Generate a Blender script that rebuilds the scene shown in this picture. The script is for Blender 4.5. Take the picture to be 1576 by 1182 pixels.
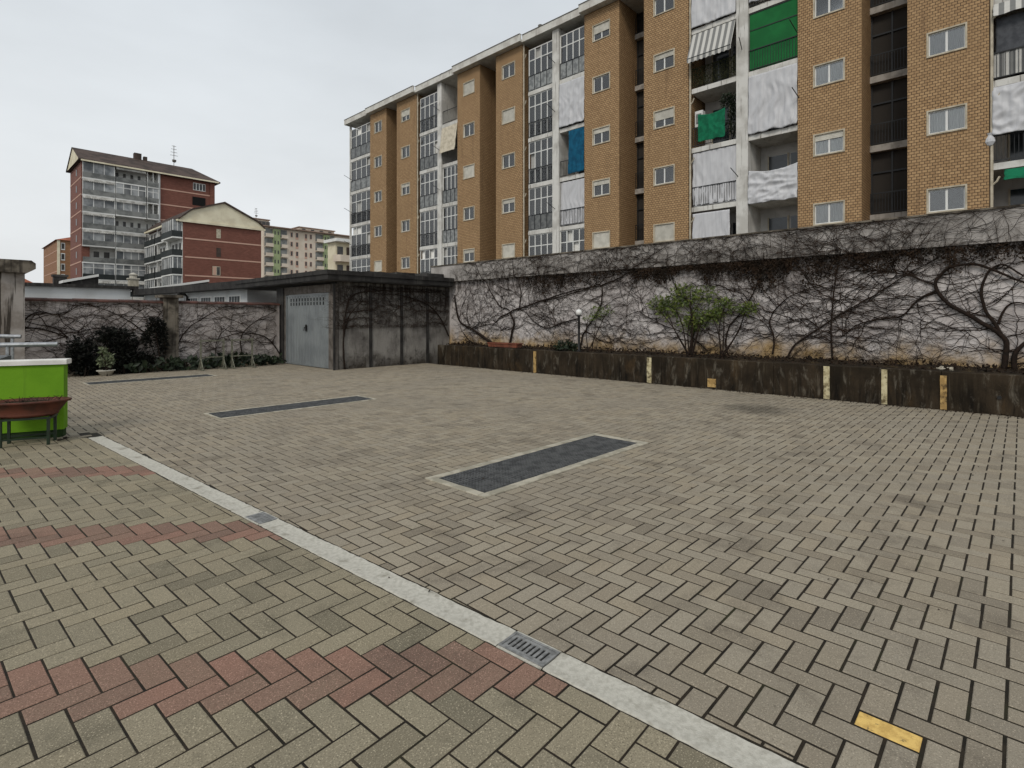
import bpy, math, random
import numpy as np
from mathutils import Vector, Matrix, noise as mnoise

R = math.radians
random.seed(7)
rng = np.random.default_rng(7)
for o in list(bpy.data.objects):
    bpy.data.objects.remove(o)
scene = bpy.context.scene
COL = scene.collection

# ------------------------------------------------------------------ camera, sky, sun
# world axes: +Y runs along the vine wall away from the camera (far left), +X runs across the yard to the wall
EYE = 1.518
cam_data = bpy.data.cameras.new("camera")
cam = bpy.data.objects.new("camera", cam_data)
COL.objects.link(cam)
cam.location = (0, 0, EYE)
cam.rotation_euler = (R(90), 0, R(-46.8))
cam_data.sensor_width = 36
cam_data.lens = 835 / 1576 * 36
cam_data.shift_y = -101 / 1576
cam_data.clip_start = 0.05
cam_data.clip_end = 3000
scene.camera = cam

world = bpy.data.worlds.new("World")
scene.world = world
world.use_nodes = True
SUN_EL, SUN_AZ = R(42), R(205)          # azimuth of the sun, measured counter-clockwise from +X
wn, wl = world.node_tree.nodes, world.node_tree.links
wn.clear()
w_out = wn.new("ShaderNodeOutputWorld")
w_bg = wn.new("ShaderNodeBackground")
w_sky = wn.new("ShaderNodeTexSky")
w_sky.sky_type = 'NISHITA'
w_sky.sun_disc = False
w_sky.sun_elevation = SUN_EL
w_sky.sun_rotation = R(90) - SUN_AZ
w_sky.air_density = 1.0
w_sky.dust_density = 3.0
w_hs = wn.new("ShaderNodeHueSaturation")
w_hs.inputs['Saturation'].default_value = 0.25
wl.new(w_sky.outputs[0], w_hs.inputs['Color'])
w_tc = wn.new("ShaderNodeTexCoord")
w_sep = wn.new("ShaderNodeSeparateXYZ")
wl.new(w_tc.outputs['Generated'], w_sep.inputs[0])
w_ramp = wn.new("ShaderNodeValToRGB")
wl.new(w_sep.outputs['Z'], w_ramp.inputs[0])
w_ramp.color_ramp.elements[0].position = 0.0
w_ramp.color_ramp.elements[0].color = (0.925, 0.945, 0.95, 1)
w_ramp.color_ramp.elements[1].position = 0.62
w_ramp.color_ramp.elements[1].color = (0.68, 0.735, 0.79, 1)
e = w_ramp.color_ramp.elements.new(0.28)
e.color = (0.835, 0.878, 0.91, 1)
w_map = wn.new("ShaderNodeMapping")
w_map.inputs['Scale'].default_value = (1.6, 1.6, 4.5)
wl.new(w_tc.outputs['Generated'], w_map.inputs[0])
w_noise = wn.new("ShaderNodeTexNoise")
w_noise.inputs['Scale'].default_value = 1.3
w_noise.inputs['Detail'].default_value = 6
w_noise.inputs['Roughness'].default_value = 0.52
wl.new(w_map.outputs[0], w_noise.inputs['Vector'])
w_mr = wn.new("ShaderNodeMapRange")
w_mr.inputs['From Min'].default_value = 0.3
w_mr.inputs['From Max'].default_value = 0.7
w_mr.inputs['To Min'].default_value = 0.90
w_mr.inputs['To Max'].default_value = 1.06
wl.new(w_noise.outputs['Fac'], w_mr.inputs['Value'])
w_mul = wn.new("ShaderNodeVectorMath")
w_mul.operation = 'SCALE'
wl.new(w_ramp.outputs[0], w_mul.inputs[0])
wl.new(w_mr.outputs[0], w_mul.inputs['Scale'])
w_sc10 = wn.new("ShaderNodeVectorMath")
w_sc10.operation = 'SCALE'
w_sc10.inputs['Scale'].default_value = 9.6
wl.new(w_mul.outputs[0], w_sc10.inputs[0])
w_mix = wn.new("ShaderNodeMix")
w_mix.data_type = 'RGBA'
w_mix.inputs['Factor'].default_value = 0.94
wl.new(w_hs.outputs[0], w_mix.inputs[6])
wl.new(w_sc10.outputs[0], w_mix.inputs[7])
wl.new(w_mix.outputs[2], w_bg.inputs['Color'])
w_bg.inputs['Strength'].default_value = 0.1
wl.new(w_bg.outputs[0], w_out.inputs[0])

sun_data = bpy.data.lights.new("sun", 'SUN')
sun = bpy.data.objects.new("sun", sun_data)
COL.objects.link(sun)
sun_data.energy = 1.25
sun_data.angle = R(16)
sun_data.color = (1.0, 0.93, 0.83)
_sd = Vector((math.cos(SUN_EL) * math.cos(SUN_AZ), math.cos(SUN_EL) * math.sin(SUN_AZ), math.sin(SUN_EL)))
sun.rotation_euler = _sd.to_track_quat('Z', 'Y').to_euler()
sun.location = (-10, -10, 30)

scene.view_settings.view_transform = 'Standard'
scene.view_settings.look = 'None'
scene.view_settings.exposure = 0.0
scene.view_settings.gamma = 1.0
scene.view_settings.use_curve_mapping = False
scene.cycles.max_bounces = 6
scene.cycles.diffuse_bounces = 3
scene.cycles.glossy_bounces = 2
scene.cycles.transmission_bounces = 4
scene.cycles.transparent_max_bounces = 8

# ------------------------------------------------------------------ survey helpers: where a line of sight meets a known plane
CR_, SR_ = 0.6845, 0.729
def ray(px, py):
    r = (px - 788) / 835.0
    return (r * CR_ + SR_, -r * SR_ + CR_, (490 - py) / 835.0)
def gnd(px, py, z=0.0):
    x, y, u = ray(px, py)
    t = (z - EYE) / u
    return (x * t, y * t)
def onx(px, py, X):
    x, y, u = ray(px, py)
    t = X / x
    return (y * t, EYE + u * t)
def ony(px, py, Y):
    x, y, u = ray(px, py)
    t = Y / y
    return (x * t, EYE + u * t)

# ------------------------------------------------------------------ materials
def lin(r, g, b):
    f = lambda c: c / 12.92 if c <= 0.04045 else ((c + 0.055) / 1.055) ** 2.4
    return (f(r / 255), f(g / 255), f(b / 255))

class NT:
    def __init__(s, name):
        s.m = bpy.data.materials.new(name)
        s.m.use_nodes = True
        s.n, s.l = s.m.node_tree.nodes, s.m.node_tree.links
        s.b = s.n['Principled BSDF']
        s.geo = s.n.new("ShaderNodeNewGeometry")
        s.pos = s.geo.outputs['Position']
    def node(s, t, **kw):
        n = s.n.new(t)
        for k, v in kw.items():
            setattr(n, k, v)
        return n
    def link(s, a, b):
        s.l.new(a, b)
    def scaled(s, v, sc):
        n = s.node("ShaderNodeMapping")
        n.inputs['Scale'].default_value = sc
        s.link(v, n.inputs[0])
        return n.outputs[0]
    def noise(s, scale, detail=4, rough=0.55, vec=None, dist=0.0):
        n = s.node("ShaderNodeTexNoise")
        n.inputs['Scale'].default_value = scale
        n.inputs['Detail'].default_value = detail
        n.inputs['Roughness'].default_value = rough
        n.inputs['Distortion'].default_value = dist
        s.link(vec or s.pos, n.inputs['Vector'])
        return n.outputs['Fac']
    def ramp(s, fac, lo, hi, a=0.0, b=1.0):
        n = s.node("ShaderNodeMapRange")
        n.interpolation_type = 'SMOOTHSTEP'
        n.inputs['From Min'].default_value = lo
        n.inputs['From Max'].default_value = hi
        n.inputs['To Min'].default_value = a
        n.inputs['To Max'].default_value = b
        s.link(fac, n.inputs['Value'])
        return n.outputs[0]
    def math(s, op, a, b=None, clamp=False):
        n = s.node("ShaderNodeMath", operation=op, use_clamp=clamp)
        for i, v in enumerate((a, b)):
            if v is None:
                continue
            if isinstance(v, (int, float)):
                n.inputs[i].default_value = v
            else:
                s.link(v, n.inputs[i])
        return n.outputs[0]
    def mix(s, fac, a, b, blend='MIX'):
        n = s.node("ShaderNodeMix", data_type='RGBA', blend_type=blend)
        for i, v in ((0, fac), (6, a), (7, b)):
            if isinstance(v, (int, float)):
                n.inputs[i].default_value = v
            elif isinstance(v, tuple):
                n.inputs[i].default_value = (*v[:3], 1)
            else:
                s.link(v, n.inputs[i])
        return n.outputs[2]
    def xyz(s, v=None):
        n = s.node("ShaderNodeSeparateXYZ")
        s.link(v or s.pos, n.inputs[0])
        return n.outputs
    def color(s, c):
        if isinstance(c, tuple):
            s.b.inputs['Base Color'].default_value = (*c[:3], 1)
        else:
            s.link(c, s.b.inputs['Base Color'])
    def bump(s, h, strength=0.3, dist=0.01):
        n = s.node("ShaderNodeBump")
        n.inputs['Strength'].default_value = strength
        n.inputs['Distance'].default_value = dist
        s.link(h, n.inputs['Height'])
        s.link(n.outputs[0], s.b.inputs['Normal'])
    def rough(s, r, spec=0.3, metal=0.0):
        s.b.inputs['Roughness'].default_value = r
        s.b.inputs['Specular IOR Level'].default_value = spec
        s.b.inputs['Metallic'].default_value = metal
    def objrand(s):
        return s.node("ShaderNodeObjectInfo").outputs['Random']

def simple(name, base, alt=None, scale=4.0, lo=0.4, hi=0.62, dirt=None, dscale=1.5, dlo=0.52, dhi=0.72,
           streak=None, slo=0.5, shi=0.75, rough=0.85, spec=0.25, metal=0.0, bump=None, rnd=0.0):
    t = NT(name)
    c = base
    if alt:
        c = t.mix(t.ramp(t.noise(scale, 6), lo, hi), c, alt)
    if dirt:
        c = t.mix(t.ramp(t.noise(dscale, 8, 0.62), dlo, dhi), c, dirt)
    if streak:
        v = t.scaled(t.pos, (9.0, 9.0, 0.55))
        c = t.mix(t.ramp(t.noise(1.0, 5, 0.6, v), slo, shi), c, streak)
    if rnd:
        k = t.math('MULTIPLY_ADD', t.objrand(), 2 * rnd)
        t.n[-1].inputs[2].default_value = 1 - rnd
        n = t.node("ShaderNodeVectorMath", operation='SCALE')
        if isinstance(c, tuple):
            n.inputs[0].default_value = c[:3]
        else:
            t.link(c, n.inputs[0])
        t.link(k, n.inputs['Scale'])
        c = n.outputs[0]
    t.color(c)
    t.rough(rough, spec, metal)
    if bump:
        t.bump(t.noise(bump[0], 6, 0.6), bump[1], bump[2] if len(bump) > 2 else 0.01)
    return t.m

def paver_mat(name, tones, grey, moss, speck=1.0, stain=None):
    """Concrete block paving: each block its own tone, fine aggregate, stains that run across blocks."""
    t = NT(name)
    seed = t.math('FRACT', t.math('ADD', t.math('MULTIPLY', t.geo.outputs['Random Per Island'], 7.31), t.math('MULTIPLY', t.objrand(), 3.77)))
    cr = t.node("ShaderNodeValToRGB")
    els = cr.color_ramp.elements
    els[0].position, els[0].color = 0.0, (*tones[0], 1)
    els[1].position, els[1].color = 1.0, (*tones[-1], 1)
    for i, c in enumerate(tones[1:-1], 1):
        e = els.new(i / (len(tones) - 1))
        e.color = (*c, 1)
    t.link(seed, cr.inputs[0])
    c = cr.outputs[0]
    s2 = t.math('FRACT', t.math('MULTIPLY', seed, 17.3))                               # a few blocks are darker, dirtier than the rest
    c = t.mix(t.ramp(s2, 0.80, 0.95, 0, 0.42), c, moss)
    c = t.mix(t.ramp(t.noise(0.55, 5), 0.42, 0.68, 0, 0.55), c, grey)             # broad worn areas
    c = t.mix(t.ramp(t.noise(2.3, 8, 0.65, dist=0.4), 0.51, 0.72, 0, 0.7), c, moss)  # grime
    c = t.mix(t.ramp(t.noise(9.0, 6, 0.65), 0.55, 0.8, 0, 0.4), c, tuple(x * 0.55 for x in moss))
    if stain:                                          # an old oil stain with its own outline
        (sx, sy), sr = stain
        d = t.node("ShaderNodeVectorMath", operation='DISTANCE')
        t.link(t.pos, d.inputs[0]); d.inputs[1].default_value = (sx, sy, 0)
        k = t.math('ADD', d.outputs['Value'], t.math('MULTIPLY', t.math('SUBTRACT', t.noise(2.6, 6), 0.5), 1.1))
        c = t.mix(t.ramp(k, sr, sr * 0.25, 0, 0.75), c, lin(62, 58, 52))
    agg = t.noise(165, 3, 0.6)
    c = t.mix(t.ramp(agg, 0.575, 0.67, 0, 0.62 * speck), c, tuple(min(1, x * 1.9 + 0.05) for x in tones[0]))
    c = t.mix(t.ramp(agg, 0.43, 0.33, 0, 0.62 * speck), c, tuple(x * 0.35 for x in tones[0]))
    c = t.mix(t.ramp(t.noise(60, 4, 0.7), 0.35, 0.65, 0.0, 0.35), c, tuple(x * 0.72 for x in tones[0]))
    t.color(c)
    t.rough(0.9, 0.2)
    h = t.math('ADD', t.math('MULTIPLY', agg, 1.0), t.math('MULTIPLY', t.noise(38, 5, 0.7), 0.9))
    t.bump(h, 0.55, 0.004)
    return t

M = {}
_t = paver_mat("yard_paver", [lin(150, 139, 120), lin(160, 150, 132), lin(153, 144, 128), lin(140, 130, 114), lin(158, 146, 126)], lin(138, 130, 117), lin(98, 90, 79), stain=(gnd(1165, 630), 0.75))
M['paver'] = _t.m
M['paver_walk'] = paver_mat("walk_paver", [lin(144, 134, 112), lin(152, 142, 120), lin(146, 137, 116), lin(134, 126, 107), lin(150, 139, 116)], lin(131, 123, 106), lin(78, 74, 62), 1.4).m
M['paver_red'] = paver_mat("red_paver", [lin(141, 110, 95), lin(146, 111, 96), lin(135, 110, 95), lin(118, 97, 85), lin(142, 119, 101)], lin(130, 112, 96), lin(90, 76, 67), 1.35).m
M['paver_yellow'] = simple("yellow_paint_on_paver", lin(226, 190, 112), lin(200, 164, 94), 26, 0.4, 0.62, lin(120, 104, 72), 40, 0.58, 0.7, bump=(120, 0.5, 0.004))
M['joint'] = simple("joint_dirt", lin(46, 39, 29), lin(30, 26, 19), 12, dirt=lin(48, 47, 28), dscale=3, bump=(80, 0.6))
M['soil'] = simple("soil", lin(52, 42, 30), lin(34, 28, 20), 8, dirt=lin(86, 72, 48), dscale=4, bump=(18, 1.0, 0.05))
M['ground'] = simple("ground", lin(90, 88, 82), lin(70, 70, 66), 0.2, bump=(3, 0.3))
M['concrete'] = simple("pale_concrete", lin(192, 188, 176), lin(174, 170, 158), 40, 0.38, 0.66, dirt=lin(128, 122, 108), dscale=7, dlo=0.52, dhi=0.78, bump=(140, 0.6, 0.005))
M['concrete_edge'] = simple("grate_surround_concrete", lin(178, 171, 154), lin(150, 144, 128), 7, dirt=lin(118, 110, 96), dscale=6, dlo=0.55, dhi=0.78, bump=(60, 0.5, 0.006))
M['grating'] = simple("galvanised_grating", lin(98, 99, 99), lin(76, 77, 78), 9, rough=0.7, spec=0.25, metal=0.0)
M['cast_iron'] = simple("cast_drain", lin(140, 140, 138), lin(112, 112, 110), 30, rough=0.6, spec=0.4, metal=0.1, bump=(90, 0.3, 0.003))
M['dark_pit'] = simple("pit", lin(24, 24, 24), rough=0.95)
# ------------------------------------------------------------------ mesh helpers
class MB:
    def __init__(s):
        s.V, s.F, s.I = [], [], []
        s.mi = 0
    def add(s, vs, fs):
        k = len(s.V)
        s.V.extend(vs)
        for f in fs:
            s.F.append(tuple(i + k for i in f))
            s.I.append(s.mi)
        return s
    def box(s, x0, x1, y0, y1, z0, z1):
        if x0 > x1: x0, x1 = x1, x0
        if y0 > y1: y0, y1 = y1, y0
        if z0 > z1: z0, z1 = z1, z0
        return s.add([(x0, y0, z0), (x1, y0, z0), (x1, y1, z0), (x0, y1, z0), (x0, y0, z1), (x1, y0, z1), (x1, y1, z1), (x0, y1, z1)],
                     [(0, 3, 2, 1), (4, 5, 6, 7), (0, 1, 5, 4), (1, 2, 6, 5), (2, 3, 7, 6), (3, 0, 4, 7)])
    def quad(s, *p):
        return s.add(list(p), [tuple(range(len(p)))])
    def prism(s, poly, z0, z1):
        n = len(poly)
        vs = [(x, y, z0) for x, y in poly] + [(x, y, z1) for x, y in poly]
        fs = [tuple(range(n - 1, -1, -1)), tuple(range(n, 2 * n))] + [(i, (i + 1) % n, n + (i + 1) % n, n + i) for i in range(n)]
        return s.add(vs, fs)
    def extrude(s, prof, axis, a, b):
        """profile of (p, z) pairs swept along 'x' or 'y' from a to b (p is the other horizontal axis)"""
        n = len(prof)
        f = (lambda t, p, z: (t, p, z)) if axis == 'x' else (lambda t, p, z: (p, t, z))
        vs = [f(a, p, z) for p, z in prof] + [f(b, p, z) for p, z in prof]
        fs = [tuple(range(n)), tuple(range(2 * n - 1, n - 1, -1))] + [(i, n + i, n + (i + 1) % n, (i + 1) % n) for i in range(n)]
        return s.add(vs, fs)
    def tube(s, pts, rad, n=4, cap=True):
        P = [Vector(p) for p in pts]
        if len(P) < 2:
            return s
        if isinstance(rad, (int, float)):
            rad = [rad] * len(P)
        base, k = len(s.V), len(P)
        up = None
        for i, p in enumerate(P):
            d = (P[min(i + 1, k - 1)] - P[max(i - 1, 0)])
            if d.length < 1e-9:
                d = Vector((0, 0, 1))
            d.normalize()
            if up is None:
                up = Vector((0, 0, 1)) if abs(d.z) < 0.9 else Vector((1, 0, 0))
            a = d.cross(up)
            if a.length < 1e-6:
                a = d.cross(Vector((0.3, 0.9, 0.2)))
            a.normalize()
            up = a.cross(d)
            for j in range(n):
                t = 2 * math.pi * j / n
                q = p + (a * math.cos(t) + up * math.sin(t)) * rad[i]
                s.V.append((q.x, q.y, q.z))
        for i in range(k - 1):
            for j in range(n):
                j2 = (j + 1) % n
                s.F.append((base + i * n + j, base + i * n + j2, base + (i + 1) * n + j2, base + (i + 1) * n + j))
                s.I.append(s.mi)
        if cap:
            s.F.append(tuple(base + j for j in range(n - 1, -1, -1))); s.I.append(s.mi)
            s.F.append(tuple(base + (k - 1) * n + j for j in range(n))); s.I.append(s.mi)
        return s
    def lathe(s, prof, n=24, c=(0, 0), sx=1.0, sy=1.0):
        base, k = len(s.V), len(prof)
        for r, z in prof:
            for j in range(n):
                t = 2 * math.pi * j / n
                s.V.append((c[0] + r * math.cos(t) * sx, c[1] + r * math.sin(t) * sy, z))
        for i in range(k - 1):
            for j in range(n):
                j2 = (j + 1) % n
                s.F.append((base + i * n + j, base + i * n + j2, base + (i + 1) * n + j2, base + (i + 1) * n + j)); s.I.append(s.mi)
        return s
    def leaf(s, p, d, nrm, L, W):
        a = d.normalized() * L
        b = d.cross(nrm)
        if b.length < 1e-6:
            return s
        b = b.normalized() * W * 0.5
        k = nrm.normalized() * W * 0.18
        q = [p, p + a * 0.5 + b + k, p + a, p + a * 0.5 - b + k]
        return s.add([tuple(v) for v in q], [(0, 1, 2), (0, 2, 3)])
    def build(s, name, mats, parent=None, origin=None, smooth=False, coll=None):
        me = bpy.data.meshes.new(name)
        vs = s.V
        if origin is not None:
            ox, oy, oz = origin
            vs = [(x - ox, y - oy, z - oz) for x, y, z in vs]
        me.from_pydata(vs, [], s.F)
        if not isinstance(mats, (list, tuple)):
            mats = [mats]
        for m in mats:
            me.materials.append(m)
        if len(mats) > 1:
            me.polygons.foreach_set("material_index", s.I)
        if smooth:
            me.polygons.foreach_set("use_smooth", [True] * len(me.polygons))
        me.update()
        o = bpy.data.objects.new(name, me)
        COL.objects.link(o)
        if parent is not None:
            o.parent = parent
        return o

def tag(o, label=None, cat=None, group=None, kind=None):
    for k, v in (("label", label), ("category", cat), ("group", group), ("kind", kind)):
        if v is not None:
            o[k] = v
    return o
def thing(name, label, cat, loc=(0, 0, 0), rz=0.0, group=None):
    o = bpy.data.objects.new(name, None)
    COL.objects.link(o)
    o.empty_display_size = 0.2
    o.location = loc
    o.rotation_euler = (0, 0, rz)
    return tag(o, label, cat, group)
def dup(o, parent, loc=None):
    c = o.copy()
    COL.objects.link(c)
    c.parent = parent
    if loc is not None:
        c.location = loc
    return c

def clip(poly, a, b, c):
    """keep the side of a*x + b*y <= c"""
    out = []
    for i in range(len(poly)):
        p, q = poly[i], poly[(i + 1) % len(poly)]
        dp, dq = a * p[0] + b * p[1] - c, a * q[0] + b * q[1] - c
        if dp <= 0:
            out.append(p)
        if (dp < 0 < dq) or (dq < 0 < dp):
            t = dp / (dp - dq)
            out.append((p[0] + (q[0] - p[0]) * t, p[1] + (q[1] - p[1]) * t))
    return out if len(out) >= 3 else []
def area(poly):
    return 0.5 * sum(p[0] * q[1] - q[0] * p[1] for p, q in zip(poly, poly[1:] + poly[:1]))
def inset(poly, d):
    out = list(poly)
    for p, q in zip(poly, poly[1:] + poly[:1]):
        ex, ey = q[0] - p[0], q[1] - p[1]
        L = math.hypot(ex, ey)
        if L < 1e-6:
            continue
        nx, ny = ey / L, -ex / L          # outward of a counter-clockwise polygon
        out = clip(out, nx, ny, nx * p[0] + ny * p[1] - d)
        if not out:
            return []
    return out

# ------------------------------------------------------------------ ground and paving
gm = MB()
gm.quad((-600, -400, -0.9), (600, -400, -0.9), (600, 900, -0.9), (-600, 900, -0.9))
tag(gm.build("ground", M['ground']), "grey ground spreading under the yard and the town", kind="structure")

WALL_X, WALL_TOP = 12.45, 3.37
PLANTER_X = 11.45
BACK_Y = 18.2
GAR_X, GAR_Y = 8.05, 14.7

# strip of pale concrete: far end to near end
S_far_t, S_near_t = gnd(159, 671), gnd(1244, 1182)
S_far_b, S_near_b = gnd(140, 674), gnd(1108, 1182)
def ext(p, q, t):
    return (p[0] + (q[0] - p[0]) * t, p[1] + (q[1] - p[1]) * t)
sdx, sdy = S_near_t[0] - S_far_t[0], S_near_t[1] - S_far_t[1]
sL = math.hypot(sdx, sdy); sdx /= sL; sdy /= sL       # from far to near
snx, sny = -sdy, sdx                                   # to the yard side
if snx * 1 + sny * 0 < 0:
    snx, sny = -snx, -sny
c_top = snx * (S_far_t[0] + S_near_t[0]) / 2 + sny * (S_far_t[1] + S_near_t[1]) / 2
c_bot = snx * (S_far_b[0] + S_near_b[0]) / 2 + sny * (S_far_b[1] + S_near_b[1]) / 2
END_A, END_B = gnd(98, 673), gnd(142, 673.5)           # far edge of the walkway
enx, eny = -(END_B[1] - END_A[1]), (END_B[0] - END_A[0])
eL = math.hypot(enx, eny); enx /= eL; eny /= eL
if eny < 0: enx, eny = -enx, -eny
c_end = enx * END_B[0] + eny * END_B[1]

# grate openings, as (x0, x1, y0, y1) of the outer concrete edge
def rect_from(pts):
    W = [gnd(*p) for p in pts]
    xs, ys = sorted(w[0] for w in W), sorted(w[1] for w in W)
    return ((xs[0] + xs[1]) / 2, (xs[2] + xs[3]) / 2, (ys[0] + ys[1]) / 2, (ys[2] + ys[3]) / 2)
GRATES = [rect_from([(657, 740), (760, 770), (990, 680), (905, 667)]),
          rect_from([(312, 637), (340, 646), (578, 614.5), (552, 609)]),
          rect_from([(118, 589), (140, 592.5), (338, 579), (322, 576.5)])]
print("GRATES", GRATES)

def in_view(x, y, m=0.25):
    d = SR_ * x + CR_ * y
    r = CR_ * x - SR_ * y
    return d > 0.7 and abs(r) < d * (0.944 + m) + 1.0

def lay(ox, oy, th, u, gap, regions, rects, xr, yr, red=None, yellow=None):
    """herringbone of 2:1 blocks; returns list of (polygon, kind, full?, course)"""
    out = []
    ct, st = math.cos(th), math.sin(th)
    n = int(max(xr[1] - xr[0], yr[1] - yr[0]) / u) + 8
    rad = 2.3 * u
    for i in range(-n, n):
        for j in range(-n, n):
            c = (i + j) % 4
            if c == 0:
                w, h = 2, 1
            elif c == 2:
                w, h = 1, 2
            else:
                continue
            cx, cy = ox + (i + w / 2) * u * ct - (j + h / 2) * u * st, oy + (i + w / 2) * u * st + (j + h / 2) * u * ct
            if not (xr[0] - rad < cx < xr[1] + rad and yr[0] - rad < cy < yr[1] + rad) or not in_view(cx, cy):
                continue
            g = gap / 2 + random.uniform(-0.001, 0.0012)
            a0, a1, b0, b1 = i * u + g, (i + w) * u - g, j * u + g, (j + h) * u - g
            full = [(ox + a * ct - b * st, oy + a * st + b * ct) for a, b in ((a0, b0), (a1, b0), (a1, b1), (a0, b1))]
            for planes in regions(cx, cy):
                poly, cut = full, False
                for (pa, pb, pc) in planes:
                    if max(pa * x + pb * y for x, y in poly) > pc:
                        poly = clip(poly, pa, pb, pc); cut = True
                        if not poly:
                            break
                if not poly:
                    continue
                pieces = [poly]
                for (x0, x1, y0, y1) in rects:
                    nxt = []
                    for p in pieces:
                        xs, ys = [v[0] for v in p], [v[1] for v in p]
                        if max(xs) < x0 or min(xs) > x1 or max(ys) < y0 or min(ys) > y1:
                            nxt.append(p); continue
                        cut = True
                        L = clip(p, 1, 0, x0); Rr = clip(p, -1, 0, -x1)
                        mid = clip(clip(p, -1, 0, -x0) or [], 1, 0, x1) if clip(p, -1, 0, -x0) else []
                        lo = clip(mid, 0, 1, y0) if mid else []
                        hi = clip(mid, 0, -1, -y1) if mid else []
                        nxt += [q for q in (L, Rr, lo, hi) if q]
                    pieces = nxt
                for p in pieces:
                    if area(p) > 0.0006:
                        out.append((p, c, cut, (i + j) // 4, (i, j)))
    return out

def block(mb, p, zt, tilt=(0, 0), cham=0.0032, depth=0.045):
    q = inset(p, cham)
    if len(q) != len(p):
        return False
    n = len(p)
    cx, cy = sum(v[0] for v in p) / n, sum(v[1] for v in p) / n
    z = lambda x, y: zt + tilt[0] * (x - cx) + tilt[1] * (y - cy)
    vs = [(x, y, z(x, y)) for x, y in q] + [(x, y, z(x, y) - cham * 0.8) for x, y in p] + [(x, y, -depth) for x, y in p]
    fs = [tuple(range(n))] + [(n + i, n + (i + 1) % n, (i + 1) % n, i) for i in range(n)] + [(2 * n + i, 2 * n + (i + 1) % n, n + (i + 1) % n, n + i) for i in range(n)]
    mb.add(vs, fs)
    return True

def size_in_view(p):
    cx, cy = sum(v[0] for v in p) / len(p), sum(v[1] for v in p) / len(p)
    d = SR_ * cx + CR_ * cy
    r = CR_ * cx - SR_ * cy
    y = 490 + 835 * EYE / max(d, 0.3)
    x = 788 + 835 * r / max(d, 0.3)
    if not (-10 < x < 1586 and y < 1190):
        return 0.0
    return area(p) / d ** 3

def pave(root, items, mat_of, stuff_name):
    items.sort(key=lambda it: -size_in_view(it[0]))
    rest = {}
    for k, it in enumerate(items):
        p = it[0]
        mt = mat_of(it)
        zt = 0.0012 + max(-0.0010, min(0.0018, random.gauss(0, 0.0006)))
        tl = (max(-.005, min(.005, random.gauss(0, 0.0035))), max(-.005, min(.005, random.gauss(0, 0.0035))))
        if k < 296:
            b = MB()
            if block(b, p, zt, tl):
                o = b.build("paver", M[mt], root)
                if mt == 'paver_yellow':
                    tag(o, "yellow painted paver")
                elif mt == 'paver_red':
                    tag(o, "red paver")
        else:
            b = rest.setdefault(mt, MB())
            block(b, p, zt, tl)
    allm = MB()
    names = list(rest)
    for s, mt in enumerate(names):
        allm.mi = s
        b = rest[mt]
        allm.add(b.V, b.F)
    o = allm.build(stuff_name, [M[m] for m in names], root)
    tag(o, kind="stuff")
    return o

def bed(name, rects, x0, x1, y0, y1, z, label):
    """joint bed with openings cut out"""
    xs = sorted({x0, x1, *[v for r in rects for v in r[:2]]})
    ys = sorted({y0, y1, *[v for r in rects for v in r[2:]]})
    b = MB()
    for a, c in zip(xs, xs[1:]):
        for d, f in zip(ys, ys[1:]):
            mx, my = (a + c) / 2, (d + f) / 2
            if any(r[0] < mx < r[1] and r[2] < my < r[3] for r in rects):
                continue
            b.quad((a, d, z), (c, d, z), (c, f, z), (a, f, z))
    return tag(b.build(name, M['joint']), label, kind="structure")

inner = [(r[0] + 0.05, r[1] - 0.05, r[2] + 0.05, r[3] - 0.05) for r in GRATES]
yard = bed("yard_paving", inner, -9, PLANTER_X + 0.05, -6, BACK_Y + 0.1, -0.0026, "beige herringbone block paving of the parking yard")

U1 = 0.105
yl, yu = gnd(1309.8, 1111.7), gnd(1420.9, 1135.8)
Y_OX, Y_OY = yl[0] - 0.005 - 2 * U1, yu[1] - 0.005
c_t2 = c_top + 0.008
def yard_regions(cx, cy):
    e = enx * cx + eny * cy
    base = [(1, 0, PLANTER_X - 0.012), (0, 1, BACK_Y - 0.02)]
    if snx * cx + sny * cy > c_t2 + 0.3:
        return [base]
    far = base + [(-enx, -eny, -c_end - 0.004)]
    if e > c_end + 0.3:
        return [far] if e > c_end else []
    near = base + [(-snx, -sny, -c_t2), ]
    if e > c_end - 0.3:
        return [near] if snx * cx + sny * cy > c_bot else [far]
    return [near]
items = lay(Y_OX, Y_OY, 0.0, U1, 0.0118, yard_regions, [(r[0] + .015, r[1] - .015, r[2] + .015, r[3] - .015) for r in GRATES], (-8, PLANTER_X), (-3, BACK_Y))
print("yard pavers", len(items))
pave(yard, items, lambda it: 'paver_yellow' if it[4] == (2, 0) else 'paver', "paver_field")

walk_bed = MB()
wb = [(-9, -6), (12, -6), (12, 12), (-9, 12)]
wb = clip(wb, snx, sny, c_bot + 0.02)
wb = clip(wb, enx, eny, c_end)
walk_bed.quad(*[(x, y, -0.0014) for x, y in wb])
walk = tag(walk_bed.build("walkway_paving", M['joint']), "walkway of greenish blocks crossed by three red zigzag courses", kind="structure")
U2, TH2 = 0.1175, R(2.6)
def walk_regions(cx, cy):
    return [[(snx, sny, c_bot - 0.004), (enx, eny, c_end - 0.006)]]
RED = {6, 11, 16}
dr = gnd(850, 1045)
# put a course joint of the nearest red course on the lower corner of the nearer drain
k_ = 26
W_OX, W_OY = 0.97 * U2, 0.97 * U2
items = lay(W_OX, W_OY, TH2, U2, 0.0082, walk_regions, [], (-7, 4), (-3, 10))
print("walk pavers", len(items))
pave(walk, items, lambda it: 'paver_red' if it[3] in RED else 'paver_walk', "paver_field")

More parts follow.
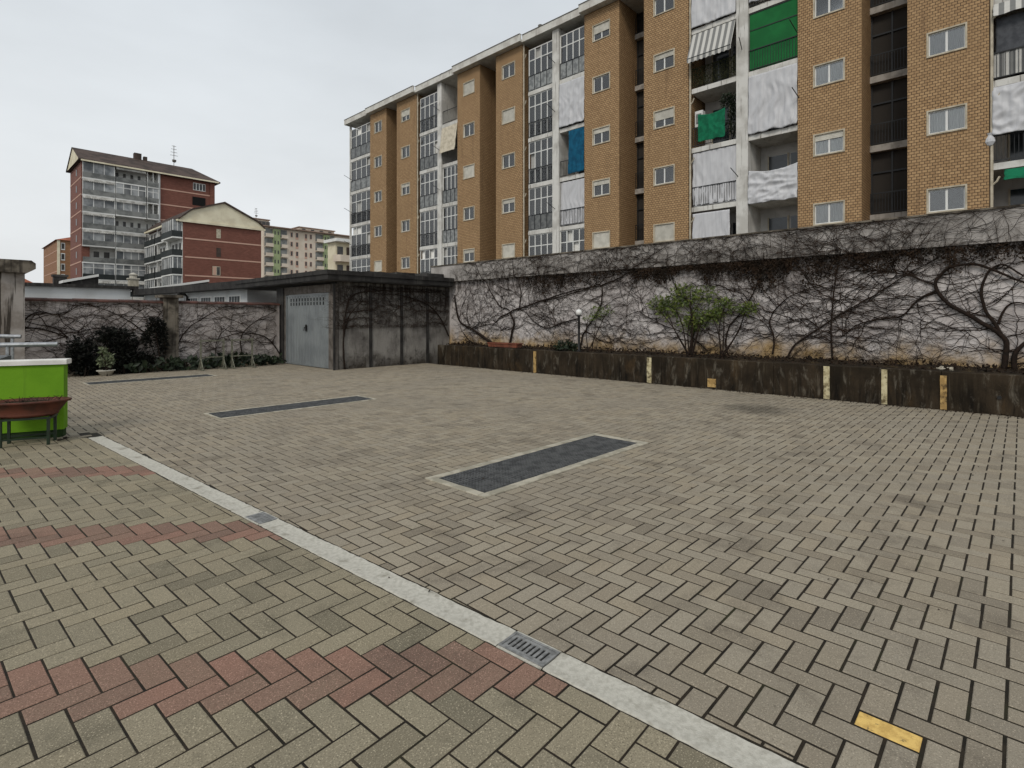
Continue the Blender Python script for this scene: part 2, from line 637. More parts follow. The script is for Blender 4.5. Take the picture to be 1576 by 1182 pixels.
# concrete strip with rough edges, cast in lengths
D1 = [gnd(767.6, 991.4), gnd(795, 977), gnd(862, 1006.6), gnd(831, 1024.7)]
D2 = [gnd(384, 797), gnd(399, 790), gnd(421, 800), gnd(404, 806)]
def s_of(p): return (p[0] - S_far_t[0]) * sdx + (p[1] - S_far_t[1]) * sdy
def sw(s, t):                       # point at distance s along, t in 0..1 from walkway side to yard side
    c = c_bot + (c_top - c_bot) * t
    bx, by = S_far_t[0] + sdx * s, S_far_t[1] + sdy * s
    k = c - (snx * bx + sny * by)
    return (bx + snx * k, by + sny * k)
strip = tag(MB().quad(*[(*sw(s, t), -0.010) for s, t in ((0, -.02), (0, 1.02), (11, 1.02), (11, -.02))]).build("concrete_strip", M['joint']),
            "pale concrete drainage strip between yard and walkway", kind="structure")
d_spans = [sorted((min(map(s_of, D)), max(map(s_of, D)))) for D in (D2, D1)]
cuts = [0.0, d_spans[0][0], d_spans[0][1], d_spans[1][0], d_spans[1][1], 11.0]
ends = []
for a, b in ((cuts[0], cuts[1]), (cuts[2], cuts[3]), (cuts[4], cuts[5])):
    n = max(1, round((b - a) / 1.9))
    for k in range(n):
        ends.append((a + (b - a) * k / n, a + (b - a) * (k + 1) / n))
for a, b in ends:
    mb = MB()
    n = max(4, int((b - a) / 0.04))
    L, Rr = [], []
    for k in range(n + 1):
        s = a + 0.002 + (b - a - 0.004) * k / n
        L.append(sw(s, 0.02 + 0.03 * mnoise.noise((s * 4, 3.1, 0)) + 0.045 * mnoise.noise((s * 21, 9.1, 0))))
        Rr.append(sw(s, 0.965 + 0.035 * mnoise.noise((s * 4, 7.7, 0)) + 0.055 * mnoise.noise((s * 22, 1.3, 0))))
    zt = 0.004
    vs, fs = [], []
    for p, q in zip(L, Rr):
        dx, dy = q[0] - p[0], q[1] - p[1]
        for f, z in ((0, -0.03), (0.0, zt - 0.006), (0.03, zt), (0.35, zt - 0.003), (0.65, zt - 0.003), (0.97, zt), (1.0, zt - 0.006), (1, -0.03)):
            vs.append((p[0] + dx * f, p[1] + dy * f, z))
    for k in range(n):
        for j in range(7):
            fs.append((8 * k + j, 8 * (k + 1) + j, 8 * (k + 1) + j + 1, 8 * k + j + 1))
    fs.append(tuple(range(8))); fs.append(tuple(8 * n + j for j in range(7, -1, -1)))
    mb.add(vs, fs)
    mb.build("strip_slab", M['concrete'], strip)

# the two small slotted drains in the strip
def drain(D, label, slots):
    s0, s1 = min(map(s_of, D)), max(map(s_of, D))
    c0 = sw((s0 + s1) / 2, 0.5)
    t = thing("drain_cover", label, "drain", (c0[0], c0[1], 0), math.atan2(sdy, sdx), "slotted drains in the concrete strip")
    hl = (s1 - s0) / 2 - 0.004
    hw = (c_top - c_bot) / 2 * 0.84
    fr = MB()
    z0, z1 = -0.02, 0.006
    rim = 0.012
    fr.box(-hl, hl, -hw, -hw + rim, z0, z1); fr.box(-hl, hl, hw - rim, hw, z0, z1)
    fr.box(-hl, -hl + rim, -hw + rim, hw - rim, z0, z1); fr.box(hl - rim, hl, -hw + rim, hw - rim, z0, z1)
    fr.build("drain_frame", M['cast_iron'], t)
    MB().box(-hl + rim, hl - rim, -hw + rim, hw - rim, -0.028, -0.0009).build("drain_dark_plate", M['dark_pit'], t)  # near-black plate just under the bars, its colour standing in for unlit depth
    gr = MB()
    a, b = -hl + rim + 0.002, hl - rim - 0.002
    y0, y1 = -hw + rim + 0.002, hw - rim - 0.002
    gr.box(a, b, y0, y0 + 0.016, -0.018, 0.004); gr.box(a, b, y1 - 0.016, y1, -0.018, 0.004)
    n = slots + 1
    pitch = (b - a) / (n - 0.45)
    for k in range(n):
        x0 = a + k * pitch
        gr.box(x0, min(b, x0 + pitch * 0.55), y0 + 0.016, y1 - 0.016, -0.018, 0.004)
    gr.build("drain_grille", M['cast_iron'], t)
    MB().quad(*[(hl * x, hw * y * 1.17, -0.0085) for x, y in ((-1, -1), (1, -1), (1, 1), (-1, 1))]).build("drain_mortar", M['concrete_edge'], t)
    for ys in (-1, 1):
        m = MB(); m.box(-hl, hl, ys * hw, ys * (hw * 1.2), -0.02, 0.002)
        m.build("mortar_edge", M['concrete'], t)
    return t
drain(D1, "larger slotted metal drain in the strip at the nearest red course", 8)
drain(D2, "small slotted metal drain in the strip farther from the camera", 8)

# ventilation gratings set in the yard
def grate(r, edge, label, cell):
    x0, x1, y0, y1 = r
    t = thing("ventilation_grate", label, "grate", ((x0 + x1) / 2, (y0 + y1) / 2, 0), 0, "ventilation grates in the yard")
    hx, hy = (x1 - x0) / 2, (y1 - y0) / 2
    def edge_bar(ax0, ax1, ay0, ay1, along):
        m = MB()
        L = (ax1 - ax0) if along == 'x' else (ay1 - ay0)
        n = max(3, int(L / 0.06))
        vs, fs = [], []
        for k in range(n + 1):
            f = k / n
            j = 0.008 * mnoise.noise((f * L * 7 + ax0 * 5, ay0 * 3, r[0]))
            j2 = 0.006 * mnoise.noise((f * L * 9 + ax0 * 3, ay0 * 7, 5 + r[0]))
            if along == 'x':
                x = ax0 + (ax1 - ax0) * f
                pr = [(x, ay0 + j, -0.25), (x, ay0 + j, 0.006), (x, ay0 + .006 + j, 0.012), (x, ay1 - .006 + j2, 0.012), (x, ay1 + j2, 0.006), (x, ay1 + j2, -0.25)]
            else:
                y = ay0 + (ay1 - ay0) * f
                pr = [(ax1 + j, y, -0.25), (ax1 + j, y, 0.006), (ax1 - .006 + j, y, 0.012), (ax0 + .006 + j2, y, 0.012), (ax0 + j2, y, 0.006), (ax0 + j2, y, -0.25)]
            vs += pr
        for k in range(n):
            for q in range(5):
                fs.append((6 * k + q, 6 * (k + 1) + q, 6 * (k + 1) + q + 1, 6 * k + q + 1))
        fs.append(tuple(range(6))); fs.append(tuple(6 * n + q for q in range(5, -1, -1)))
        m.add(vs, fs)
        m.build("concrete_edge", M['concrete_edge'], t)
    e = edge
    edge_bar(-hx, hx, -hy, -hy + e, 'x'); edge_bar(-hx, hx, hy - e, hy, 'x')
    edge_bar(-hx, -hx + e, -hy + e, hy - e, 'y'); edge_bar(hx - e, hx, -hy + e, hy - e, 'y')
    g = MB()
    ix, iy = hx - e - 0.012, hy - e - 0.012
    nx = int(2 * ix / cell); ny = int(2 * iy / cell)
    for k in range(nx + 1):
        x = -ix + 2 * ix * k / nx
        g.box(x - 0.0042, x + 0.0042, -iy, iy, -0.03, 0.003)
    for k in range(ny + 1):
        y = -iy + 2 * iy * k / ny
        g.box(-ix, ix, y - 0.0034, y + 0.0034, -0.031, 0.0005)
    tag(g.build("grating", M['grating'], t), kind="stuff")
    fr = MB()
    for a in (-1, 1):
        fr.box(-ix - .012, ix + .012, a * (iy + .004), a * (iy + .012), -0.04, 0.006)
        fr.box(a * (ix + .004), a * (ix + .012), -iy - .004, iy + .004, -0.04, 0.006)
    fr.build("steel_frame", M['grating'], t)
    MB().quad((-ix, -iy, -0.24), (ix, -iy, -0.24), (ix, iy, -0.24), (-ix, iy, -0.24)).build("pit_floor", M['dark_pit'], t)
grate(GRATES[0], 0.085, "nearest dark steel grate with wide pale concrete edging in yard", 0.04)
grate(GRATES[1], 0.045, "long steel grate in mid yard with thin concrete edging", 0.045)
grate(GRATES[2], 0.05, "farthest steel grate near the back wall with planting", 0.06)
# ------------------------------------------------------------------ vine wall with planter
def wall_mat(name, base, alt, ochre=None, z0=0.5, z1=1.1, dark=None, zd0=2.9, zd1=2.2, streakc=None, patch=None, patch2=None):
    t = NT(name)
    c = t.mix(t.ramp(t.noise(1.3, 7, 0.6), 0.4, 0.65), base, alt)
    z = t.xyz()['Z']
    if ochre:
        k = t.math('ADD', z, t.math('MULTIPLY', t.math('SUBTRACT', t.noise(1.6, 7, 0.62), 0.5), 1.5))
        c = t.mix(t.ramp(k, z1, z0, 0, 0.9), c, ochre)
        c = t.mix(t.math('MULTIPLY', t.ramp(t.noise(7, 6, 0.65), 0.52, 0.66), t.ramp(z, z1 + 0.3, z0, 0, 0.8)), c, tuple(x * 0.4 for x in ochre))
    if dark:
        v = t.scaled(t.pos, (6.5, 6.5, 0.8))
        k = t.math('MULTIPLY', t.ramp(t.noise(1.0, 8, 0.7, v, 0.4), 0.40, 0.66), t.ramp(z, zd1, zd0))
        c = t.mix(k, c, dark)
    if streakc:
        v = t.scaled(t.pos, (15.0, 15.0, 1.1))
        c = t.mix(t.ramp(t.noise(1.0, 8, 0.7, v, 0.5), 0.54, 0.74, 0, 0.7), c, streakc)
    c = t.mix(t.ramp(t.noise(16, 6, 0.7), 0.52, 0.75, 0, 0.45), c, tuple(x * 0.5 for x in base))
    if patch:
        c = t.mix(t.ramp(t.noise(1.1, 8, 0.7, t.scaled(t.pos, (1.5, 1.5, .5)), 0.5), 0.54, 0.7, 0, 0.6), c, patch)
        c = t.mix(t.ramp(t.noise(2.6, 8, 0.72, t.scaled(t.pos, (2.2, 2.2, .7)), 0.6), 0.52, 0.68, 0, 0.55), c, patch2)
    t.color(c)
    t.rough(0.92, 0.15)
    t.bump(t.noise(14, 8, 0.65), 0.5, 0.02)
    return t.m
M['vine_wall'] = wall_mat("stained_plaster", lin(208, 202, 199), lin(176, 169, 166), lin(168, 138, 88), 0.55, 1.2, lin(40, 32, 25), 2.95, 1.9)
M['band'] = wall_mat("stained_band", lin(184, 179, 174), lin(152, 147, 142), dark=lin(70, 64, 58), zd0=2.6, zd1=3.4, streakc=lin(92, 86, 80))
M['planter'] = wall_mat("wet_concrete", lin(58, 49, 38), lin(38, 32, 24), dark=lin(20, 17, 13), zd0=0.0, zd1=0.95, streakc=lin(84, 78, 66), patch=lin(78, 62, 42), patch2=lin(118, 112, 100))
M['left_wall'] = wall_mat("left_plaster", lin(202, 193, 188), lin(172, 163, 157), lin(110, 98, 76), 0.0, 0.55, lin(84, 74, 64), 2.0, 1.5)
M['coping'] = simple("old_clay_coping", lin(92, 62, 54), lin(64, 46, 40), 4, dirt=lin(40, 34, 30), dscale=5, bump=(20, 0.5))
M['cap'] = simple("stained_cap", lin(120, 112, 100), lin(62, 56, 48), 3, streak=lin(36, 32, 28), bump=(18, 0.6, 0.02))
M['pillar'] = simple("stained_pillar", lin(160, 154, 148), lin(128, 120, 112), 2, streak=lin(62, 56, 50), slo=0.52, shi=0.62, bump=(18, 0.4, 0.02))
M['stem'] = simple("vine_bark", lin(42, 31, 24), lin(28, 22, 17), 20, rough=0.95, bump=(60, 0.6))
M['twig'] = simple("vine_twig", lin(54, 41, 32), lin(34, 26, 21), 9, rough=0.95)
M['dead_leaf'] = simple("dead_creeper", lin(50, 37, 26), lin(30, 23, 16), 3, rough=0.95, rnd=0.1)
M['leaf'] = simple("shrub_leaf", lin(104, 118, 54), lin(70, 86, 40), 5, dirt=lin(138, 138, 70), dscale=9, rough=0.6, spec=0.35)
M['leaf_dark'] = simple("dark_leaf", lin(40, 52, 32), lin(24, 32, 20), 6, rough=0.55, spec=0.4)
M['leaf_black'] = simple("ivy_dark", lin(26, 28, 22), lin(16, 17, 14), 5, rough=0.7)
M['leaf_pale'] = simple("pale_leaf", lin(140, 146, 120), lin(86, 98, 66), 14, rough=0.7)
M['terracotta'] = simple("terracotta", lin(128, 76, 58), lin(104, 62, 48), 6, dirt=lin(80, 62, 52), dscale=5, dlo=.45, rough=0.8, bump=(50, 0.2))
M['cream_paint'] = simple("cream_marker", lin(204, 194, 158), lin(174, 162, 126), 9, dirt=lin(98, 86, 62), dscale=11, dlo=.46, dhi=.66, bump=(40, .5, .006))
M['tan_paint'] = simple("tan_marker", lin(192, 160, 104), lin(160, 130, 82), 9, dirt=lin(88, 72, 48), dscale=11, dlo=.46, dhi=.66, bump=(40, .5, .006))
M['black_metal'] = simple("black_post", lin(30, 29, 28), rough=0.5, spec=0.4)

wy0, wy1 = -6.0, GAR_Y + 0.9
w = thing("vine_wall", "tall stained white boundary wall covered in bare creeper", "wall", (WALL_X, 4, 0))
MB().box(WALL_X, WALL_X + 0.3, wy0, wy1, -0.9, 2.80).build("wall_face", M['vine_wall'], w, (WALL_X, 4, 0))
m = MB()
m.box(WALL_X - 0.13, WALL_X + 0.34, wy0, wy1, 2.803, WALL_TOP)
m.build("concrete_band", M['band'], w, (WALL_X, 4, 0))
MB().box(WALL_X - 0.16, WALL_X + 0.37, wy0, wy1, WALL_TOP + 0.002, WALL_TOP + 0.035).build("coping", M['cap'], w, (WALL_X, 4, 0))

pz = 0.64
p = thing("planter_wall", "low dark damp concrete planter along the foot of the wall", "planter", (PLANTER_X, 4, 0))
PO = (PLANTER_X, 4, 0)
joints = [-5.0, -2.2, 0.97, 3.6, 6.03, 8.6, 10.9, GAR_Y - 0.55]
for a, b in zip(joints, joints[1:]):
    m = MB()
    n = 14
    vs, fs = [], []
    for k in range(n + 1):
        y = a + 0.004 + (b - a - 0.008) * k / n
        j = 0.012 * mnoise.noise((y * 1.3, 0, 3)); jz = 0.015 * mnoise.noise((y * 1.7, 4, 3))
        for x, z in ((PLANTER_X + j, -0.1), (PLANTER_X + j * .6, pz - 0.015 + jz), (PLANTER_X + 0.015 + j, pz + jz), (PLANTER_X + 0.13, pz + jz), (PLANTER_X + 0.14, pz - 0.1)):
            vs.append((x, y, z))
    for k in range(n):
        for q in range(4):
            fs.append((5 * k + q, 5 * k + q + 1, 5 * (k + 1) + q + 1, 5 * (k + 1) + q))
    fs.append(tuple(range(4, -1, -1))); fs.append(tuple(5 * n + q for q in range(5)))
    m.add(vs, fs)
    m.build("planter_panel", M['planter'], p, PO)
# soil in the planter, uneven
m = MB()
nx, ny = 7, 80
vs, fs = [], []
for i in range(nx + 1):
    for j in range(ny + 1):
        x = PLANTER_X + 0.12 + (WALL_X + 0.02 - PLANTER_X - 0.12) * i / nx
        y = -5 + (GAR_Y - 0.55 + 5) * j / ny
        vs.append((x, y, pz - 0.05 + 0.05 * mnoise.noise((x * 2.2, y * 2.2, 1)) + 0.08 * i / nx))
for i in range(nx):
    for j in range(ny):
        a = i * (ny + 1) + j
        fs.append((a, a + ny + 1, a + ny + 2, a + 1))
m.add(vs, fs)
m.build("soil_bed", M['soil'], p, PO, smooth=True)
m = MB()
for _ in range(2600):
    y = random.uniform(-3, GAR_Y - 0.8)
    x = random.uniform(PLANTER_X + 0.1, WALL_X - 0.05)
    b0 = Vector((x, y, pz + 0.0 + 0.06 * (x - PLANTER_X)))
    m.leaf(b0, Vector((random.gauss(0, .5), random.gauss(0, .5), random.uniform(0.05, .7))), Vector((random.gauss(0, 1), random.gauss(0, 1), 1)), random.uniform(.04, .11), random.uniform(.015, .05))
tag(m.build("leaf_litter", M['dead_leaf'], p, PO), kind="stuff")
m = MB()
for _ in range(2600):
    a = random.random()
    if a < .12:
        q = Vector((random.uniform(1.5, PLANTER_X), random.uniform(0, 14), .004))
    elif a < .7:
        q = Vector((PLANTER_X - abs(random.gauss(0, .09)) - .01, random.uniform(-1.5, GAR_Y - .6), .004))
    else:
        q = Vector((random.uniform(-1, 7.8), BACK_Y - abs(random.gauss(.25, .18)), .004))
    s_ = random.uniform(.012, .05) * (.5 if a < .12 else 1)
    m.leaf(q, Vector((random.gauss(0, 1), random.gauss(0, 1), random.uniform(0, .5))), Vector((random.gauss(0, .4), random.gauss(0, .4), 1)), s_, s_ * .6)
tag(m.build("ground_litter", M['dead_leaf']), "dry leaf crumbs and dirt gathered along the foot of the walls", kind="stuff")
# painted bay markers on the planter face
for px, mt, w_, zt, lab in ((823, 'tan_paint', .085, .6, "yellow painted bay marker"), (999, 'cream_paint', .11, .6, None), (1272, 'cream_paint', .10, .62, None),
                   (1361, 'cream_paint', .085, .62, None), (1452, 'tan_paint', .085, .57, "tan painted bay marker")):
    yy = onx(px, 590, PLANTER_X - 0.012)[0]
    m = MB()
    n = 8
    for k in range(n):
        f0, f1 = k / n, (k + 1) / n
        wob = lambda f: 0.008 * mnoise.noise((f * 3, px, 0))
        a0, a1 = wob(f0), wob(f1)
        hw = w_ / 2
        x0, x1 = PLANTER_X - 0.022, PLANTER_X + 0.012
        z0, z1 = 0.01 + (zt - .01) * f0, 0.01 + (zt - .01) * f1
        m.add([(x0, yy - hw + a0, z0), (x0, yy + hw + a0, z0), (x0, yy + hw + a1, z1), (x0, yy - hw + a1, z1), (x1, yy - hw + a0, z0), (x1, yy + hw + a0, z0), (x1, yy + hw + a1, z1), (x1, yy - hw + a1, z1)],
              [(3, 2, 1, 0), (0, 4, 7, 3), (1, 2, 6, 5)] + ([(2, 3, 7, 6)] if k == n - 1 else []))
    o = m.build("bay_marker", M[mt], p, PO)
    if lab: tag(o, lab)
yy, zz = onx(1095, 594, PLANTER_X - 0.02)
m = MB(); m.box(PLANTER_X - 0.02, PLANTER_X + 0.012, yy - .09, yy + .09, 0.04, 0.22)
tag(m.build("bay_marker", M['tan_paint'], p, PO), "square yellow paint patch")
yy, zz = onx(1538, 612, PLANTER_X - 0.02)
m = MB(); m.tube([(PLANTER_X - 0.02, yy, zz), (PLANTER_X + 0.05, yy, zz)], 0.03, 10)
m.build("weep_pipe", M['black_metal'], p, PO)

# ------------------------------------------------------------------ climbing plants
def smooth_line(P, k=5):
    P = [Vector(q) for q in P]
    if len(P) < 3:
        return P
    out = []
    for i in range(len(P) - 1):
        p0, p1, p2, p3 = P[max(i - 1, 0)], P[i], P[i + 1], P[min(i + 2, len(P) - 1)]
        for s in range(k):
            t = s / k
            out.append(0.5 * ((2 * p1) + (-p0 + p2) * t + (2 * p0 - 5 * p1 + 4 * p2 - p3) * t * t + (-p0 + 3 * p1 - 3 * p2 + p3) * t ** 3))
    out.append(P[-1])
    return out

def creeper(name, label, group, to3, trunks, bounds, seed, n1, n2, n3, lean=0.0, r_tw=0.0056, spread=1.0, avoid=None, hard=False, fringe=False):
    """to3(u, v, off) maps wall coordinates to space; trunks: list of ([(u, v)...], radius)"""
    rn = random.Random(seed)
    root = thing(name, label, "creeper", to3(*trunks[0][0][0], 0.05), 0, group)
    org = tuple(root.location)
    st = MB(); tw = MB()
    (u0, u1, v0, v1) = bounds
    umax = u1 if hard else 1e9
    lines = []
    for P, r in trunks:
        L = smooth_line([(a, b, 0) for a, b in P], 6)
        L = [Vector((q.x + 0.018 * mnoise.noise((q.x * 5, q.y * 5, seed)), q.y + 0.018 * mnoise.noise((q.x * 5, q.y * 5, seed + 9)), 0)) for q in L]
        rad = [r * (1 - 0.62 * i / (len(L) - 1)) * (1 + 0.15 * mnoise.noise((i * .7, seed, r))) for i in range(len(L))]
        st.tube([to3(q.x, q.y, 0.02 + r) for q in L], rad, 6)
        lines.append((L, rad))
    dens = {}
    cell = 0.13
    def mark(q):
        k = (int(q.x / cell), int(q.y / cell))
        dens[k] = dens.get(k, 0) + 1
    for L, _ in lines:
        for q in L: mark(q)
    def crowd(x, y):
        i, j = int(x / cell), int(y / cell)
        return sum(dens.get((i + a, j + b), 0) for a in (-1, 0, 1) for b in (-1, 0, 1))
    def grow(src, count, len_lo, len_hi, r, jit, out, vis):
        new = []
        wts = [sum((b - a).length for a, b in zip(L, L[1:])) for L, _ in src]
        for _ in range(count):
            best = None
            for L_, rad_ in rn.choices(src, wts, k=7):
                i_ = rn.randrange(max(1, len(L_) // 6), len(L_))
                cr_ = crowd(L_[i_].x, L_[i_].y)
                if best is None or cr_ < best[0]: best = (cr_, L_, rad_, i_)
            _, L, rad, i = best
            p = L[i].copy()
            d = (L[i] - L[i - 1])
            h = math.atan2(d.y, d.x) + rn.choice((-1, 1)) * rn.uniform(0.25, 1.1) * spread
            if rn.random() < 0.78:                          # most shoots climb or run sideways
                tgt = rn.choice((0.12, 0.35, 0.6, math.pi - 0.12, math.pi - 0.35, math.pi - 0.6, -0.15, math.pi + 0.15, 1.4)) + lean
                h = tgt + rn.gauss(0, 0.22)
            ln = rn.uniform(len_lo, len_hi)
            step = 0.07
            k = max(3, int(ln / step))
            Q = [p]
            ju = rn.gauss(0, .45)
            for s in range(k):
                h += rn.gauss(0, jit)
                kink = rn.gauss(0, .22)
                if crowd(p.x + math.cos(h + .5) * .25, p.y + math.sin(h + .5) * .25) < crowd(p.x + math.cos(h - .5) * .25, p.y + math.sin(h - .5) * .25): h += .045
                else: h -= .045
                p = p + Vector((math.cos(h + kink), math.sin(h + kink), 0)) * step
                if not (u0 + ju < p.x < min(u1 + ju, umax) and v0 < p.y < v1) or (avoid and avoid(p.x, p.y)):
                    break
                Q.append(p)
                if s > 3 and crowd(p.x, p.y) > 78 and rn.random() < .35:
                    break
            if len(Q) < 3:
                continue
            for q in Q: mark(q)
            r0 = min(r * rn.uniform(0.7, 1.3), rad[i] * 0.9)
            rr = [r0 * (1 - 0.65 * s / (len(Q) - 1)) for s in range(len(Q))]
            off = rn.uniform(0.006, 0.05)
            out.tube([to3(q.x, q.y, off + 0.012 * math.sin(s * .9 + off * 90)) for s, q in enumerate(Q)], rr, vis, cap=False)
            new.append((Q, rr))
        return new
    b1 = grow(lines, n1, 1.0, 3.2, r_tw * 1.25, 0.10, tw, 4)
    top = []
    if fringe:
        for vv in ((2.88, 3.05, 3.22, 3.34) if fringe is True else fringe):
            L = [Vector((u0 + (u1 - u0) * q / 60, vv + .04 * math.sin(q + vv * 9), 0)) for q in range(61)]
            top.append((L, [.012] * 61))
    b2 = grow(lines + b1 + top, n2, 0.5, 1.6, r_tw * 0.9, 0.14, tw, 3)
    b3 = grow(b1 + b2 + top, n3, 0.15, 0.7, r_tw * 0.66, 0.2, tw, 3)
    st.build("stem", M['stem'], root, org, smooth=True)
    tag(tw.build("twigs", M['twig'], root, org), kind="stuff")
    return root, b1 + b2

def on_right(u, v, off):
    x = WALL_X - off
    if v > 2.74:
        x -= 0.135 * min(1, (v - 2.74) / 0.07)
    if v > WALL_TOP + 0.01:
        x += min(0.25, (v - WALL_TOP) * 3)
    return (x, u, v)
WP = lambda *pts: [onx(px, py, WALL_X) for px, py in pts]
G_R = "bare creepers on the tall boundary wall"
creeper("creeper", "bare creeper with thick looping stems nearest the right edge of wall", G_R, on_right,
        [(WP((1543, 574), (1548, 545), (1545, 520), (1505, 492), (1462, 468), (1441, 442), (1452, 418), (1490, 406), (1535, 418), (1576, 436)), .045),
         (WP((1545, 520), (1530, 498), (1514, 470), (1512, 440), (1524, 416), (1545, 408), (1580, 428)), .035),
         (WP((1560, 574), (1562, 545), (1580, 525), (1600, 510)), .045),
         (WP((1535, 500), (1545, 478), (1560, 466), (1590, 470)), .022),
         (WP((1443, 447), (1415, 460), (1390, 485), (1352, 492), (1320, 500), (1295, 520)), .022),
         (WP((1440, 440), (1400, 425), (1340, 415), (1290, 425)), .016)],
        (-3.5, 3.6, 0.62, WALL_TOP + 0.06), 11, 90, 1050, 2300, fringe=True)
creeper("creeper", "bare creeper spreading behind the twin pale bay markers", G_R, on_right,
        [(WP((1212, 552), (1225, 530), (1262, 505), (1300, 480), (1345, 455), (1400, 420), (1440, 400)), .022),
         (WP((1190, 545), (1192, 520), (1185, 495), (1200, 470), (1230, 450), (1290, 430)), .02),
         (WP((1282, 555), (1280, 510), (1283, 460), (1290, 410), (1298, 385)), .02),
         (WP((1262, 505), (1235, 490), (1195, 500), (1150, 485)), .015)],
        (1.6, 5.6, 0.62, WALL_TOP + 0.06), 12, 100, 1100, 2400, fringe=True)
creeper("creeper", "bare creeper tangled through the big green shrub", G_R, on_right,
        [(WP((1066, 545), (1068, 520), (1070, 500), (1062, 470), (1040, 440), (1030, 400)), .026),
         (WP((1122, 548), (1118, 525), (1125, 500), (1150, 470), (1170, 430), (1180, 390)), .022),
         (WP((1090, 540), (1060, 515), (1020, 500), (985, 480)), .016)],
        (4.6, 8.2, 0.62, WALL_TOP + 0.06), 13, 90, 1050, 2300, fringe=True)
creeper("creeper", "bare creeper with long low arching branches behind the garden lamp", G_R, on_right,
        [(WP((893, 555), (897, 520), (905, 505), (920, 482), (928, 460), (925, 438), (905, 445), (870, 455), (830, 465)), .026),
         (WP((925, 440), (960, 425), (1000, 400), (1030, 380)), .018),
         (WP((893, 490), (865, 497), (845, 505), (825, 497), (812, 482), (800, 475)), .02)],
        (7.2, 10.6, 0.62, WALL_TOP + 0.06), 14, 90, 1050, 2300, fringe=True)
creeper("creeper", "bare creeper with forked trunk growing from the terracotta trough", G_R, on_right,
        [(WP((785, 536), (790, 510), (793, 495), (788, 480), (810, 472), (850, 458), (890, 446), (925, 440)), .036),
         (WP((789, 480), (772, 488), (762, 498), (748, 500), (732, 506)), .022),
         (WP((786, 478), (770, 470), (757, 450), (745, 425), (735, 400)), .018),
         (WP((800, 474), (803, 450), (797, 425), (794, 398)), .018)],
        (9.7, 13.6, 0.75, WALL_TOP + 0.05), 15, 90, 1000, 2300, fringe=True)
creeper("creeper", "thick dark creeper trunk slanting up into the garage corner", G_R, on_right,
        [(WP((765, 532), (745, 518), (728, 506), (712, 497), (705, 480), (702, 455)), .05),
         (WP((728, 506), (740, 497), (752, 494)), .02),
         (WP((745, 533), (725, 525), (714, 512)), .02)],
        (12.0, 14.6, 0.6, WALL_TOP), 16, 35, 320, 560, hard=True)

# dead foliage that hangs under the projecting band
def hanging(label, y0, y1, seed, dens):
    rn = random.Random(seed)
    t = thing("dead_foliage", label, "dead foliage", (WALL_X - .1, (y0 + y1) / 2, 2.8), 0, "dry foliage hanging under the wall band")
    org = tuple(t.location)
    m = MB()
    for _ in range(int((y1 - y0) * dens)):
        yc = rn.uniform(y0, y1)
        amp = max(0.03, 0.5 + 0.9 * mnoise.noise((yc * 1.1, seed, 2)) + 0.25 * mnoise.noise((yc * 4, seed, 8)))
        ln = rn.uniform(0.1, 1.0) * amp * 0.85
        p = Vector((WALL_X - rn.uniform(0.01, 0.16), yc, 2.80 - rn.uniform(0, .04)))
        n = max(2, int(ln / 0.035))
        for k in range(n):
            if rn.random() < 0.85:
                m.leaf(p + Vector((rn.gauss(0, .02), rn.gauss(0, .03), 0)), Vector((rn.gauss(-.2, .5), rn.gauss(0, .6), rn.uniform(-1.3, .1))), Vector((-1, rn.gauss(0, .6), rn.gauss(0, .5))), rn.uniform(.03, .075), rn.uniform(.015, .04))
            p = p + Vector((rn.gauss(0, .004), rn.gauss(0, .012), -0.035))
    tag(m.build("foliage", M['dead_leaf'], t, org), kind="stuff")
hanging("dry brown foliage hanging under the band near the right edge", -1.5, 3.3, 3, 110)
hanging("densest dry brown foliage hanging above the green shrub", 3.4, 7.4, 5, 210)
hanging("thin dry foliage hanging under the band above the garden lamp", 7.6, 11.3, 6, 75)

# ------------------------------------------------------------------ left boundary wall
LW0, LW1 = -9.0, GAR_X - 0.1
LT = 1.96
w = thing("garden_wall", "low vine-covered wall with clay coping at the back left", "wall", (3, BACK_Y, 0))
WO = (3, BACK_Y, 0)
MB().box(LW0, LW1, BACK_Y, BACK_Y + 0.25, -0.2, LT).build("wall_face", M['left_wall'], w, WO)
m = MB()
x = LW0
while x < LW1 - 0.05:
    x2 = min(x + 0.5, LW1)
    m = MB()
    j = random.uniform(-.006, .006)
    m.extrude([(BACK_Y - 0.06, LT + j), (BACK_Y - 0.05, LT + 0.04 + j), (BACK_Y + 0.125, LT + 0.085 + j), (BACK_Y + 0.30, LT + 0.04 + j), (BACK_Y + 0.31, LT + j)], 'x', x + 0.004, x2 - 0.004)
    if -1 < x < 8.2: m.build("coping_tile", M['coping'], w, WO)
    x = x2
pl = ony(262, 500, BACK_Y)[0]
m = MB(); m.box(pl - 0.19, pl + 0.19, BACK_Y - 0.1, BACK_Y + 0.34, -0.1, 2.12)
m.build("pier", M['cap'], w, WO)
m = MB(); m.box(pl - 0.29, pl + 0.29, BACK_Y - 0.2, BACK_Y + 0.42, 2.122, 2.2)
m.build("pier_cap", M['cap'], w, WO)
px_ = ony(14, 500, BACK_Y)[0]
g = thing("gate_pillar", "tall stained concrete pillar with broken cap at far left", "pillar", (px_, BACK_Y - 0.2, 0))
PO2 = tuple(g.location)
m = MB(); m.box(px_ - 0.3, px_ + 0.25, BACK_Y - 0.45, BACK_Y + 0.1 - 0.105, -0.1, 2.62)
m.build("shaft", M['pillar'], g, PO2)
m = MB()
prof = [(-0.33, 2.622), (-0.46, 2.72), (-0.46, 2.86), (-0.38, 2.93), (0.36, 2.93), (0.44, 2.86), (0.44, 2.73), (0.28, 2.622)]
